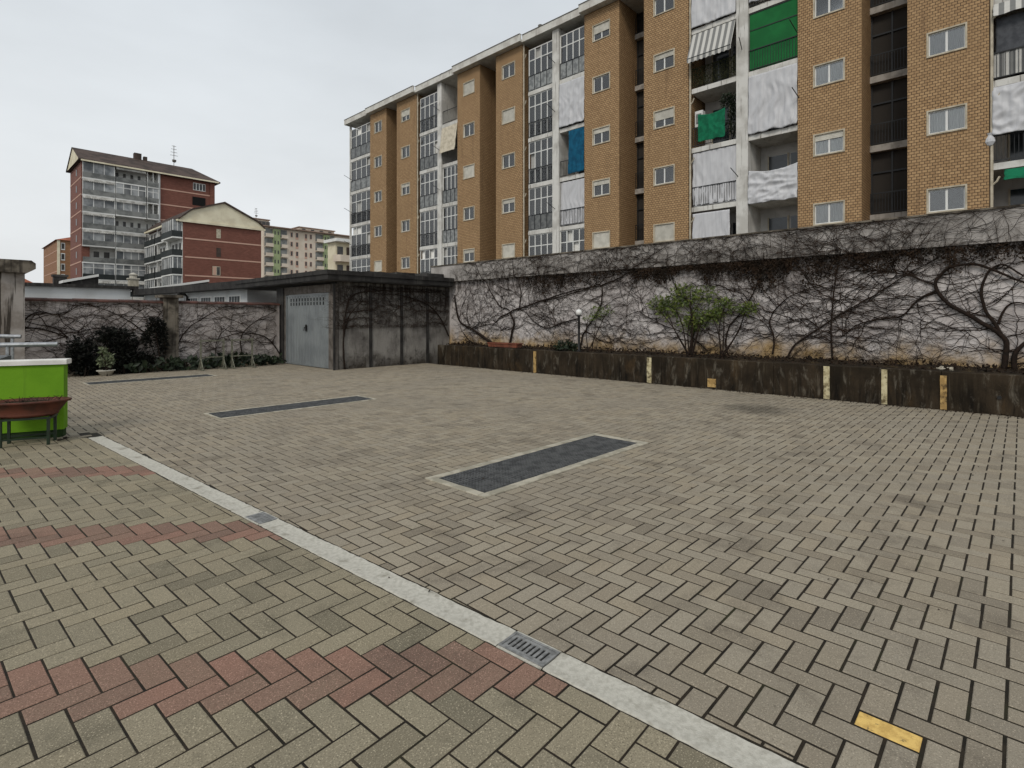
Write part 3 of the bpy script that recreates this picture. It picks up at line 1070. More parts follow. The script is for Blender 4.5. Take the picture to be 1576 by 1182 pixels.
m.extrude([(px_ + a, z) for a, z in prof], 'y', BACK_Y - 0.6, BACK_Y + 0.1)
m.build("pillar_cap", M['cap'], g, PO2)

def on_left(u, v, off):
    return (u, BACK_Y - off, v)
LP_ = lambda *pts: [ony(px, py, BACK_Y) for px, py in pts]
G_L = "bare creepers on the low back wall"
blob = lambda u, v: False
creeper("creeper", "bare creeper with round loops beside the tall left pillar", G_L, on_left,
        [(LP_((30, 560), (28, 520), (35, 505), (70, 508), (105, 520)), .03),
         (LP_((28, 515), (40, 490), (60, 480), (95, 484), (120, 470)), .022),
         (LP_((105, 520), (85, 505), (60, 500), (40, 495)), .02),
         (LP_((30, 505), (10, 495), (-10, 488)), .02)],
        (-2.5, 3.4, 0.1, LT - .01), 21, 40, 420, 900, r_tw=.0058)
creeper("creeper", "bare creeper fanning up left of the wall pier above dark ivy", G_L, on_left,
        [(LP_((200, 570), (205, 540), (225, 510), (248, 480)), .03),
         (LP_((205, 540), (180, 515), (150, 505), (120, 512)), .025),
         (LP_((225, 515), (200, 495), (170, 480), (140, 470)), .018),
         (LP_((150, 560), (160, 530), (190, 500), (220, 475)), .02)],
        (2.4, 5.1, 0.3, LT - .01), 22, 60, 680, 1300, lean=0.1, r_tw=.0058)
creeper("creeper", "bare creeper between the wall pier and the garage door", G_L, on_left,
        [(LP_((272, 560), (273, 530), (290, 505), (320, 485), (345, 472)), .022),
         (LP_((430, 545), (410, 520), (375, 512), (340, 520), (310, 530)), .022),
         (LP_((372, 545), (370, 520), (385, 500), (410, 485), (425, 478)), .02),
         (LP_((330, 550), (335, 520), (355, 500)), .016)],
        (5.2, 7.85, 0.25, LT - .01), 23, 60, 680, 1300, r_tw=.0058, hard=True)

def leaf_mass(mb, c, rad, n, L, W, rn, droop=0.0):
    for _ in range(n):
        while True:
            q = Vector((rn.uniform(-1, 1), rn.uniform(-1, 1), rn.uniform(-1, 1)))
            if 0.15 < q.length < 1:
                break
        k = 0.55 + 0.45 * mnoise.noise((q.x * 2.3 + c[0], q.y * 2.3 + c[1], q.z * 2.3))
        q2 = Vector((q.x * rad[0], q.y * rad[1], q.z * rad[2])) * (0.6 + 0.6 * k)
        p = Vector(c) + q2
        d = Vector((q.x + rn.gauss(0, .6), q.y + rn.gauss(0, .6), q.z * .6 + rn.gauss(0.15 - droop, .5)))
        mb.leaf(p, d, Vector((rn.gauss(0, 1), rn.gauss(0, 1), 1)), L * rn.uniform(.5, 1.5), W * rn.uniform(.5, 1.5))

def bush(name, label, cat, base, clumps, mat, n, L, W, seed, group=None, stems=6, stem_mat='stem'):
    rn = random.Random(seed)
    t = thing(name, label, cat, base, 0, group)
    org = tuple(t.location)
    m = MB()
    tot = sum(r[0] * r[1] * r[2] for _, r in clumps)
    for c, r in clumps:
        leaf_mass(m, c, (r[0], r[1] * .6, r[2]) if 'ivy' in name else r, int(n * (r[0] * r[1] * r[2]) / tot) + 10, L, W, rn)
    tag(m.build("foliage", M[mat], t, org), kind="stuff")
    s = MB()
    for k in range(stems):
        c, r = clumps[k % len(clumps)]
        e = Vector(c) + Vector((rn.uniform(-.5, .5) * r[0], rn.uniform(-.5, .5) * r[1], rn.uniform(-.3, .5) * r[2]))
        b = Vector(base) + Vector((rn.gauss(0, .03), rn.gauss(0, .05), -.03))
        mid = b.lerp(e, .5) + Vector((rn.gauss(0, .05), rn.gauss(0, .08), .05))
        s.tube(smooth_line([b, mid, e], 4), [0.018 * (1 - .6 * i / 8) for i in range(9)], 4)
    s.build("stem", M[stem_mat], t, org)
    return t
def wp(px, py, off=0.16):
    y, z = onx(px, py, WALL_X - off)
    return (WALL_X - off, y, z)
bush("shrub", "large loose green shrub growing up against the tall wall", "shrub", (WALL_X - .4, wp(1068, 545)[1], pz),
     [(wp(1030, 475), (.1, .38, .30)), (wp(1052, 455), (.11, .40, .30)), (wp(1075, 490), (.12, .32, .25)), (wp(1012, 468), (.1, .28, .2)), (wp(1060, 500), (.1, .36, .2)), (wp(1085, 455), (.1, .3, .24))], 'leaf', 1900, .08, .034, 31, "green shrubs against the tall wall", 9)
bush("shrub", "smaller green shrub right of the largest one on the wall", "shrub", (WALL_X - .4, wp(1118, 548)[1], pz),
     [(wp(1115, 470), (.1, .26, .18)), (wp(1150, 475), (.1, .26, .15)), (wp(1100, 485), (.15, .2, .18))], 'leaf', 700, .08, .034, 32, "green shrubs against the tall wall", 5)
bush("shrub", "small tuft of green leaves just behind the garden lamp", "shrub", (WALL_X - .35, wp(915, 545)[1], pz),
     [(wp(920, 482), (.15, .28, .2)), (wp(905, 490), (.12, .16, .1)), (wp(936, 478), (.12, .15, .12))], 'leaf', 230, .075, .028, 33, "green shrubs against the tall wall", 3)
bush("ground_plant", "low dark green plant on the planter rim left of lamp", "plant", (PLANTER_X + .35, onx(868, 540, PLANTER_X + .3)[0], pz),
     [((PLANTER_X + .35, onx(868, 540, PLANTER_X + .3)[0], pz + .09), (.2, .42, .12))], 'leaf_dark', 260, .11, .06, 34, None, 3)

# stones on the planter rim
for k, (px, py, lab) in enumerate(((1448, 569, "small pale stone lying on the planter rim, left of its twin"), (1462, 572, "small pale stone lying on the planter rim, right of its twin"))):
    yy = onx(px, py, PLANTER_X + .25)[0]
    m = MB()
    pr = [(0.005, -.02), (.045, 0), (.06, .02), (.04, .05), (.005, .062)]
    m.lathe(pr, 8, (0, 0), 1.3 - k * .3, .9)
    m.V = [tuple(Vector(v) * (1 + .7 * mnoise.noise(Vector(v) * 26 + Vector((k * 9, 0, 0))))) for v in m.V]
    o = m.build("stone", M['concrete_edge'])
    o.location = (PLANTER_X + .24, yy, pz + .005); o.rotation_euler = (0, 0, .5 + k)
    tag(o, lab, "stone", "pale stones on the planter rim")

# terracotta trough on the planter wall, far end
ty0, ty1 = onx(797, 535, PLANTER_X + .12)[0], onx(752, 535, PLANTER_X + .12)[0]
t = thing("flower_trough", "long terracotta trough on the planter wall near the garage corner", "planter box", (PLANTER_X + .2, (ty0 + ty1) / 2, pz))
TO = tuple(t.location)
m = MB()
x0, x1, z0, z1 = PLANTER_X + .05, PLANTER_X + .35, pz + .022, pz + .15
o_, i_ = [(x0 + .03, ty0 + .03), (x1 - .03, ty0 + .03), (x1 - .03, ty1 - .03), (x0 + .03, ty1 - .03)], None
top = [(x0, ty0), (x1, ty0), (x1, ty1), (x0, ty1)]
rim = [(x0 + .025, ty0 + .025), (x1 - .025, ty0 + .025), (x1 - .025, ty1 - .025), (x0 + .025, ty1 - .025)]
vs = [(*p_, z0) for p_ in o_] + [(*p_, z1 - .03) for p_ in o_] + [(*p_, z1 - .03) for p_ in top] + [(*p_, z1) for p_ in top] + [(*p_, z1) for p_ in rim] + [(*p_, z0 + .02) for p_ in rim]
fs = [(0, 3, 2, 1)]
for L in range(5):
    for i in range(4):
        j = (i + 1) % 4
        fs.append((4 * L + i, 4 * L + j, 4 * L + 4 + j, 4 * L + 4 + i))
m.add(vs, fs)
m.build("trough_body", M['terracotta'], t, TO)
MB().quad(*[(x, y, z1 - .035) for x, y in rim]).build("soil", M['soil'], t, TO)

# garden lamp
ly = onx(891, 560, PLANTER_X + .2)[0]
lamp = thing("garden_lamp", "black post lamp with white globe standing in the planter", "lamp", (PLANTER_X + .2, ly, pz - .02))
LO = tuple(lamp.location)
m = MB(); lx = PLANTER_X + .2
m.lathe([(.0, pz - .02), (.055, pz - .02), (.055, pz + .02), (.034, pz + .06), (.03, pz + .9), (.036, pz + .91), (.036, pz + .93), (.0, pz + .93)], 12, (lx, ly))
m.build("post", M['black_metal'], lamp, LO, True)
m = MB(); m.lathe([(.0, pz + .93), (.05, pz + .931), (.075, pz + .945), (.075, pz + .96), (.0, pz + .962)], 14, (lx, ly)); m.build("collar", M['black_metal'], lamp, LO)
M['globe'] = simple("opal_globe", lin(226, 226, 222), rough=0.25, spec=0.5)
m = MB(); gz = pz + 1.035
m.lathe([(.085 * math.sin(a), gz - .085 * math.cos(a)) for a in np.linspace(0.02, math.pi - .02, 12)], 18, (lx, ly)); m.build("globe", M['globe'], lamp, LO, True)

# ivy and plants at the foot of the left wall
def lp(px, py, off=.2):
    x, z = ony(px, py, BACK_Y - off)
    return (x, BACK_Y - off, z)
G_I = "dark ivy clumps at the foot of the back wall"
bush("ivy_clump", "dark ivy clump beside the green ramp wall corner", "ivy", (lp(128, 560)[0], BACK_Y - .3, 0),
     [(lp(120, 555), (.3, .25, .42)), (lp(135, 562), (.4, .25, .3)), (lp(118, 535), (.2, .2, .3)), (lp(140, 540), (.14, .15, .45))], 'leaf_black', 1250, .10, .06, 41, G_I, 4)
bush("ivy_clump", "tallest black ivy mass in the middle of back wall", "ivy", (lp(185, 565)[0], BACK_Y - .3, 0),
     [(lp(180, 520), (.42, .2, .28)), (lp(185, 548), (.45, .25, .42)), (lp(200, 562), (.5, .25, .26)), (lp(165, 515), (.25, .18, .2)), (lp(198, 535), (.26, .2, .35))], 'leaf_black', 1700, .10, .06, 42, G_I, 5)
bush("ivy_clump", "narrow black ivy climbing the left side of wall pier", "ivy", (lp(250, 555)[0], BACK_Y - .25, 0),
     [(lp(228, 520), (.13, .15, .28)), (lp(236, 500), (.14, .15, .22)), (lp(250, 520), (.13, .14, .6)), (lp(222, 555), (.3, .2, .2))], 'leaf_black', 1300, .09, .05, 43, G_I, 4)
t = bush("potted_plant", "pale leafy plant in a white bowl among the dark ivy", "plant", (lp(163, 570, .55)[0], BACK_Y - .55, .0),
     [((lp(163, 550, .55)[0], BACK_Y - .55, .40), (.17, .14, .2)), ((lp(158, 540, .55)[0], BACK_Y - .55, .62), (.08, .08, .14))], 'leaf_pale', 260, .09, .045, 44, None, 5)
m = MB(); m.lathe([(.02, 0), (.11, 0), (.18, .12), (.21, .13), (.21, .155), (.19, .155), (.1, .05), (.01, .05)], 18, (lp(163, 570, .55)[0], BACK_Y - .55), 1, .8)
m.build("bowl", M['concrete'], t, tuple(t.location), True)
for k, (px, s) in enumerate(((215, .8), (262, .9), (285, 1.0), (302, .8), (322, .9), (342, 1.1), (362, 1.15), (384, 1.0), (402, .7), (420, .95))):
    rn = random.Random(60 + k)
    c = lp(px, 556, .35)
    labs = ["first from the left, left of the pier", "at the foot of the wall pier", "just right of the wall pier", "left of the first metal frame", "behind the left upright of first frame",
            "inside the first metal frame", "between the two metal frames", "behind the second metal frame", "right of the second metal frame", "next to the garage door"]
    t = thing("border_plant", "dark broad-leaved border plant " + labs[k], "plant", (c[0], BACK_Y - .35, -.02), 0, "dark plants along the back wall")
    org = tuple(t.location)
    m = MB()
    for q in range(int(52 * s)):
        b = Vector((c[0] + rn.gauss(0, .2), BACK_Y - .35 + rn.gauss(0, .08), rn.uniform(0, .3) * s))
        m.leaf(b, Vector((rn.gauss(0, 1), rn.gauss(-.2, .7), rn.uniform(.2, 1.1))), Vector((rn.gauss(0, .7), -1, .5)), rn.uniform(.14, .26), rn.uniform(.08, .14))
    tag(m.build("foliage", M['leaf_dark'], t, org), kind="stuff")
    s_ = MB()
    for q in range(4):
        s_.tube([(c[0] + rn.gauss(0, .05), BACK_Y - .35, -.02), (c[0] + rn.gauss(0, .15), BACK_Y - .37, .3 * s)], .012, 4)
    s_.build("stem", M['stem'], t, org)

# two small metal frames by the back wall
M['old_metal'] = simple("weathered_metal", lin(128, 128, 112), lin(98, 96, 84), 20, rough=.6, metal=.3)
def rack(x0, x1, label):
    y = BACK_Y - .75
    t = thing("metal_frame", label, "metal frame", ((x0 + x1) / 2, y, 0), 0, "grey metal frames by the back wall")
    org = tuple(t.location)
    for x in (x0, x1):
        MB().box(x - .022, x + .022, y - .022, y + .022, .04, .90).build("upright", M['old_metal'], t, org)
        m = MB(); m.box(x - .03, x + .03, y - .27, y + .27, 0.0, .038)
        m.tube([(x, y - .22, .03), (x, y, .34)], .014, 5); m.tube([(x, y + .22, .03), (x, y, .34)], .014, 5)
        m.build("foot", M['old_metal'], t, org)
    MB().box(x0 + .024, x1 - .024, y - .02, y + .02, .84, .88).build("top_rail", M['old_metal'], t, org)
    MB().box(x0 + .024, x1 - .024, y - .014, y + .014, .36, .39).build("lower_rail", M['old_metal'], t, org)
fx = lambda px: ony(px, 560, BACK_Y - .75)[0]
rack(fx(309), fx(344), "grey metal frame on feet by the back wall, left of pair")
rack(fx(357), fx(388), "grey metal frame on feet by the back wall, nearer the garage")

# ------------------------------------------------------------------ garage
M['garage_panel'] = wall_mat("stained_panel", lin(138, 134, 128), lin(100, 96, 92), lin(56, 50, 43), -0.1, 0.5, lin(38, 31, 26), 2.7, .3, lin(38, 32, 27), lin(140, 136, 130), lin(40, 36, 32))
M['garage_door'] = simple("grey_blue_door", lin(126, 131, 132), lin(112, 117, 119), 1.5, streak=lin(92, 94, 92), slo=.55, shi=.85, rough=.5, spec=.4, bump=(6, .1))
M['door_frame'] = simple("door_frame", lin(112, 106, 100), lin(86, 80, 74), 4, streak=lin(70, 60, 52))
M['roof_edge'] = simple("tar_fascia", lin(52, 50, 48), lin(36, 34, 33), 3, streak=lin(76, 74, 70), rough=.75, bump=(10, .3))
M['roof_felt'] = simple("roof_felt", lin(70, 68, 66), lin(44, 43, 42), 1.2, rough=.9, bump=(20, .4))
M['pipe_grey'] = simple("grey_pipe", lin(96, 92, 86), rough=.5)
M['white_render'] = simple("white_render", lin(206, 208, 208), lin(190, 191, 190), .8, streak=lin(158, 156, 152), slo=.6, shi=.95, rough=.9, bump=(20, .2))
g = thing("garage", "flat-roofed garage with ribbed grey door and stained side panels", "garage", (GAR_X, GAR_Y, 0))
GO = (GAR_X, GAR_Y, 0)
dz = 2.52
dy0, dy1 = onx(506, 560, GAR_X)[0], onx(440, 560, GAR_X)[0]
# side wall of prefabricated panels
sx = [GAR_X + .12, 9.25, 10.4, 11.45, WALL_X - .01]
for a, b in zip(sx, sx[1:]):
    m = MB(); m.box(a + .012, b - .012, GAR_Y, GAR_Y + .12, -.1, dz + .08)
    m.build("side_panel", M['garage_panel'], g, GO)
for a in sx[1:-1]:
    m = MB(); m.box(a - .05, a + .05, GAR_Y - .03, GAR_Y - .002, -.1, dz + .02); m.build("panel_post", M['roof_edge'], g, GO)
m = MB(); m.box(GAR_X, GAR_X + .117, GAR_Y, dy0 - .09, -.1, dz + .02); m.build("corner_post", M['door_frame'], g, GO)
# door with pressed ribs
fr = MB()
fr.box(GAR_X - .01, GAR_X + .1, dy0 - .088, dy0 - .002, -.05, dz - .22); fr.box(GAR_X - .01, GAR_X + .1, dy1 + .002, dy1 + .09, -.05, dz - .22)
fr.box(GAR_X - .012, GAR_X + .1, dy0 - .09, dy1 + .092, dz - .218, dz + .02)
fr.build("door_frame", M['door_frame'], g, GO)
nrib = 14
m = MB()
prof = []
H_ = dz - .24
for k in range(nrib):
    a = dy0 + .06 + (dy1 - dy0 - .12) * k / nrib
    wd = (dy1 - dy0 - .12) / nrib
    prof += [(a, 0), (a + wd * .10, -.026), (a + wd * .6, -.026), (a + wd * .70, 0.012)]
prof = [(dy0, .0)] + prof + [(dy1, 0.0)]
vs = [(GAR_X + .03 + d, y, .02) for y, d in prof] + [(GAR_X + .03 + d, y, H_) for y, d in prof]
n = len(prof)
m.add(vs, [(i, n + i, n + i + 1, i + 1) for i in range(n - 1)])
m.box(GAR_X - .004, GAR_X + .05, dy0, dy0 + .05, .02, H_); m.box(GAR_X - .004, GAR_X + .05, dy1 - .05, dy1, .02, H_)
m.box(GAR_X + .0045, GAR_X + .05, dy0 + .05, dy1 - .05, H_ - .06, H_ - .001); m.box(GAR_X + .0045, GAR_X + .05, dy0 + .05, dy1 - .05, .021, .08)
door = m.build("door", M['garage_door'], g, GO)
for row in (0, 1):
    for k in range(nrib):
        wd = (dy1 - dy0 - .12) / nrib
        y = dy0 + .06 + wd * (k + .37)
        z = H_ - .17 - row * .13
        if not 0 < k < nrib - 1: continue
        MB().box(GAR_X - .002, GAR_X + .0035, y - wd * .16, y + wd * .16, z - .05, z + .05).build("vent_slot", M['dark_pit'], door, GO)
ym = (dy0 + dy1) / 2
hd = MB(); hd.box(GAR_X - .016, GAR_X + .0035, ym - .04, ym + .04, 1.12, 1.32); hd.tube([(GAR_X - .012, ym, 1.24), (GAR_X - .06, ym, 1.24), (GAR_X - .065, ym + .02, 1.13)], .014, 6)
hd.build("handle", M['black_metal'], door, GO)
# pier left of the door
m = MB(); m.box(GAR_X - .05, GAR_X + .12, dy1 + .094, BACK_Y + .35, -.1, dz + .02); m.build("door_pier", M['roof_edge'], g, GO)
# roof slab over the garage, with fascia
FX, FY = GAR_X - .42, GAR_Y - .38
m = MB(); m.box(FX + .03, WALL_X - .17, FY + .03, BACK_Y + 3, dz + .082, dz + .34); m.build("roof_slab", M['roof_felt'], g, GO)
m = MB(); m.box(FX, WALL_X - .165, FY, FY + .028, dz + .11, dz + .37); m.build("fascia", M['roof_edge'], g, GO)
m = MB(); m.box(FX - .035, WALL_X - .165, FY - .035, FY - .001, dz + .26, dz + .385); m.build("gutter", M['roof_edge'], g, GO)
m = MB(); m.box(FX, FX + .028, FY + .0285, BACK_Y + 3, dz + .11, dz + .37); m.build("fascia", M['roof_edge'], g, GO)
m = MB(); m.box(FX - .035, FX - .001, FY, BACK_Y + 3, dz + .26, dz + .385); m.build("gutter", M['roof_edge'], g, GO)
for k in range(3):
    yy = FY + .4 + k * 1.5
    m = MB(); m.box(WALL_X - .9 - .6 * k, WALL_X - .18, FY + .5 + k * .9, FY + 1.2 + k * .9, dz + .345, dz + .55 + .05 * k); m.build("roof_upstand", M['roof_felt' if k != 1 else 'roof_edge'], g, GO)
m = MB(); m.box(9.6, 11.2, FY + .9, FY + 2.1, dz + .342, dz + .43); m.build("roof_sheet", M['concrete'], g, GO)
m = MB(); m.tube([(GAR_X - .05, GAR_Y - .06, -.02), (GAR_X - .05, GAR_Y - .06, dz + .03)], .035, 8); m.build("downpipe", M['roof_edge'], g, GO)

def on_garage(u, v, off):
    return (u, GAR_Y - .005 - off, v)
creeper("creeper", "dense bare creeper hanging over the upper garage side wall", None, on_garage,
        [([(8.35, .0), (8.3, .8), (8.36, 1.6), (8.6, 2.2), (9.5, 2.38), (10.8, 2.4), (12.0, 2.42)], .028),
         ([(8.3, .9), (8.5, 1.6), (9.0, 2.1)], .02), ([(12.35, .9), (12.0, 1.5), (11.4, 2.0), (10.4, 2.25), (9.4, 2.3)], .024)],
        (8.15, WALL_X - .05, 1.2, 2.52), 51, 110, 900, 2300, r_tw=.0058, hard=True, fringe=(1.75, 1.95, 2.15, 2.3, 2.42, 2.48))

# row of garages behind the low wall, and the white shed across its far end
e0 = (FX, BACK_Y + 3.0)
e1 = ony(206, 445, 31.0)
rowd = math.atan2(31.0 - e0[1], e1[0] - e0[0])
t = thing("garage_row", "long white garage row under a dark roof edge behind the wall", "garage row", (e0[0], e0[1], 0), rowd - R(90))
Lr = math.hypot(31.0 - e0[1], e1[0] - e0[0])
m = MB(); m.box(.45, 5.0, .02, Lr, -.9, 2.66); m.build("wall", M['white_render'], t)
m = MB()
m.extrude([(0.0, dz + .11), (0.0, dz + .385), (5.2, dz + .42), (5.2, dz + .11)], 'y', .003, Lr + .3); m.build("roof", M['roof_edge'], t)
M['dark_glass'] = simple("dark_glass", lin(52, 58, 64), lin(38, 42, 46), 2, rough=.12, spec=.6)
M['white_frame'] = simple("white_frame", lin(222, 222, 218), rough=.5)
for k in range(4):
    y = .5 + k * 1.2
    o = MB().box(.43, .452, y, y + .95, 1.88, 2.42).build("window", M['white_frame'], t)
    for q in range(4):
        MB().box(.425, .4295, y + .06 + q * .215, y + .24 + q * .215, 1.93, 2.37).build("pane", M['dark_glass'], o)
for k in range(5):
    MB().box(.44, .452, 5.4 + k * 1.5, 5.43 + k * 1.5, -.3, 2.62).build("panel_joint", M['pipe_grey'], t)
m = MB(); m.tube([(.0, 5.0, 2.55), (.3, 5.0, 2.55), (.38, 5.0, 2.45), (.38, 5.0, -.5)], .05, 7); m.build("downpipe", M['roof_edge'], t)
SY = 31.2
t = thing("white_shed", "long low white building with black roof edge behind back wall", "building", (0, SY, 0))
m = MB(); m.box(-16, e1[0] - .1, SY, SY + 7, -.9, 2.92); m.build("wall", M['white_render'], t, (0, SY, 0))
m = MB(); m.box(-16.2, e1[0] + .2, SY - .18, SY + 7.2, 2.922, 3.06); m.build("roof", M['roof_edge'], t, (0, SY, 0))
def skylight(pa, pb, Y, label):
    (x0, z0), (x1, z1) = ony(*pa, Y), ony(*pb, Y)
    t = thing("skylight", label, "skylight", ((x0 + x1) / 2, Y, 3.06), 0, "tilted white skylights on the low roofs")
    o = tuple(t.location)
    m = MB()
    m.add([(x0, Y, z0), (x1, Y, z1), (x1, Y + 2, z1), (x0, Y + 2, z0), (x0, Y, z0 + .12), (x1, Y, z1 + .12), (x1, Y + 2, z1 + .12), (x0, Y + 2, z0 + .12)],
          [(0, 3, 2, 1), (4, 5, 6, 7), (0, 1, 5, 4), (1, 2, 6, 5), (2, 3, 7, 6), (3, 0, 4, 7)])
    m.build("skylight_lid", M['white_frame'], t, o)
    m = MB()
    m.add([(x0 + .3, Y + .1, 3.0), (x1, Y + .1, 3.0), (x1, Y + .1, z1 - .003), (x0 + .3, Y + .1, z0 + (z1 - z0) * .3 / (x1 - x0) - .003),
           (x0 + .3, Y + 1.9, 3.0), (x1, Y + 1.9, 3.0), (x1, Y + 1.9, z1 - .003), (x0 + .3, Y + 1.9, z0 + (z1 - z0) * .3 / (x1 - x0) - .003)],
          [(0, 1, 2, 3), (4, 7, 6, 5), (1, 5, 6, 2), (0, 3, 7, 4)])
    m.build("skylight_box", M['roof_edge'], t, o)
skylight((97, 435), (152, 425.5), SY + 1.5, "tilted white skylight on the low shed below the red tower")
skylight((245, 444), (322, 433.5), SY + 2.5, "longer white skylight below the gabled brick block")
cx, cz = ony(205, 420, SY + 3)
t = thing("chimney", "small pale chimney with cowl on the shed roof", "chimney", (cx, SY + 3, 3.06))
m = MB(); m.box(cx - .2, cx + .2, SY + 2.8, SY + 3.2, 3.05, cz - .35); m.build("chimney_shaft", M['concrete_edge'], t, tuple(t.location))
m = MB(); m.box(cx - .25, cx + .25, SY + 2.75, SY + 3.25, cz - .348, cz - .28); m.lathe([(.17, cz - .278), (.17, cz - .12), (.24, cz - .1), (.01, cz + .02)], 10, (cx, SY + 3)); m.build("cowl", M['concrete'], t, tuple(t.location))
cx, cz = ony(92, 423, SY + 3)
t = thing("vent_box", "dark square vent on the shed roof at the left", "vent", (cx, SY + 3, 3.06))
m = MB(); m.box(cx - .25, cx + .25, SY + 2.8, SY + 3.2, 3.05, cz - .1); m.build("vent_body", M['roof_edge'], t, tuple(t.location))
m = MB(); m.box(cx - .3, cx + .3, SY + 2.75, SY + 3.25, cz - .098, cz); m.build("vent_lid", M['roof_felt'], t, tuple(t.location))
# ------------------------------------------------------------------ tan apartment block
BX = 26.3
def brick_mat(name, c1, c2, mortar, bw, bh, msize=0.012, dirt=None, rot=False):
    t = NT(name)
    x = t.xyz()
    u = t.math('ADD', x['X'], x['Y'])
    cb = t.node("ShaderNodeCombineXYZ")
    t.link(u, cb.inputs[0]); t.link(x['Z'], cb.inputs[1])
    b = t.node("ShaderNodeTexBrick")
    b.inputs['Scale'].default_value = 1.0
    b.inputs['Brick Width'].default_value = bw
    b.inputs['Row Height'].default_value = bh
    b.inputs['Mortar Size'].default_value = msize
    b.inputs['Mortar Smooth'].default_value = 0.2
    b.inputs['Bias'].default_value = 0.0
    b.inputs['Color1'].default_value = (*c1, 1)
    b.inputs['Color2'].default_value = (*c2, 1)
    b.inputs['Mortar'].default_value = (*mortar, 1)
    t.link(cb.outputs[0], b.inputs['Vector'])
    c = t.mix(t.ramp(t.noise(0.35, 6, 0.6), 0.42, 0.7, 0, 0.35), b.outputs['Color'], tuple(v * 0.62 for v in c1))
    c = t.mix(t.ramp(t.noise(2.5, 5, 0.6), 0.5, 0.75, 0, 0.35), c, tuple(v * 0.7 for v in c2))
    if dirt:
        v = t.scaled(t.pos, (3.0, 3.0, 0.25))
        c = t.mix(t.ramp(t.noise(1.0, 6, 0.6, v), 0.55, 0.8, 0, 0.7), c, dirt)
    t.color(c)
    t.rough(0.75, 0.3)
    inv = t.math('SUBTRACT', 1.0, b.outputs['Fac'])
    t.bump(inv, 0.6, 0.012)
    return t.m
M['tan_tile'] = brick_mat("tan_tile", lin(181, 148, 108), lin(161, 129, 92), lin(68, 53, 40), 0.165, 0.112, 0.011, lin(108, 84, 60))
M['stone_trim'] = simple("pale_trim", lin(196, 186, 166), lin(172, 162, 142), 3, rough=.8)
M['white_conc'] = simple("white_painted_concrete", lin(214, 212, 206), lin(188, 185, 178), 1.2, streak=lin(112, 106, 98), slo=.56, shi=.72, rough=.85, bump=(14, .3, .02))
M['grey_slab'] = simple("grey_slab", lin(172, 166, 158), lin(146, 140, 132), 3, streak=lin(96, 90, 84), slo=.55, shi=.8)
M['curtain'] = simple("net_curtain", lin(214, 213, 208), rough=.9, rnd=.42)
M['shutter'] = simple("roller_shutter", lin(206, 202, 190), lin(190, 186, 174), 3, rough=.6, rnd=.12)
M['inner_wall'] = simple("balcony_plaster", lin(196, 194, 190), lin(176, 174, 170), 1.0, streak=lin(140, 136, 130), slo=.6, shi=.9)
M['dark_inner'] = simple("room_dark", lin(58, 54, 50), rough=.95)
M['rail_dark'] = simple("dark_railing", lin(34, 36, 38), rough=.5, spec=.4)
M['rail_grey'] = simple("grey_railing_panel", lin(128, 130, 128), lin(92, 94, 94), 4, rough=.3, spec=.5, rnd=.4)
M['sheet_white'] = simple("plastic_sheet", lin(198, 198, 200), streak=lin(172, 172, 175), slo=.42, shi=.9, rough=.5, spec=.45, bump=(6, .25, .03))
M['cloth_blue'] = simple("blue_cloth", lin(22, 92, 122), lin(16, 72, 100), 3, rough=.9)
M['cloth_green'] = simple("green_cloth", lin(20, 112, 78), lin(16, 92, 64), 3, rough=.9, bump=(6, .4, .03))
M['blind_green'] = simple("green_blind", lin(30, 108, 56), lin(26, 96, 50), 1, rough=.85)
M['cloth_beige'] = simple("beige_cloth", lin(206, 196, 176), lin(184, 174, 154), 4, rough=.9)
M['awning_dark'] = simple("grey_awning", lin(86, 88, 92), lin(70, 72, 76), 4, rough=.9)
M['mesh_green'] = simple("hedge_screen", lin(70, 72, 44), lin(30, 32, 22), 26, .42, .55, rough=.9)
def glass_mat():
    t = NT("window_glass")
    n, l = t.n, t.l
    out = n['Material Output']
    tr = t.node("ShaderNodeBsdfTransparent"); tr.inputs[0].default_value = (.95, .965, .965, 1)
    gl = t.node("ShaderNodeBsdfGlossy"); gl.inputs['Roughness'].default_value = .06
    fr = t.node("ShaderNodeFresnel"); fr.inputs['IOR'].default_value = 2.1
    mx = t.node("ShaderNodeMixShader")
    l.new(fr.outputs[0], mx.inputs[0]); l.new(tr.outputs[0], mx.inputs[1]); l.new(gl.outputs[0], mx.inputs[2])
    l.new(mx.outputs[0], out.inputs[0])
    return t.m
M['glass'] = glass_mat()
def stripe_mat(name, a, b, w):
    t = NT(name)
    y = t.xyz()['Y']
    f = t.math('GREATER_THAN', t.math('FRACT', t.math('DIVIDE', y, w)), 0.5)
    t.color(t.mix(f, a, b)); t.rough(.9, .1)
    return t.m
M['stripe'] = stripe_mat("striped_awning", lin(200, 198, 192), lin(128, 128, 126), .30)

apt = thing("apartment_block", "long tan tiled apartment block with white balconies rising behind the vine wall", "building", (BX, 20, 0))
AO = (BX, 20, 0)
def A(mb, name, mat, parent=apt, **k):
    return mb.build(name, mat, parent, AO, **k)
Z0, ROOF = -0.9, 19.42
FL = [4.15 + 3.01 * k for k in range(5)]
WC = [6.04 + 3.01 * k for k in range(5)]
YB = lambda px: onx(px, 400, BX)[0]
WH = 0.43

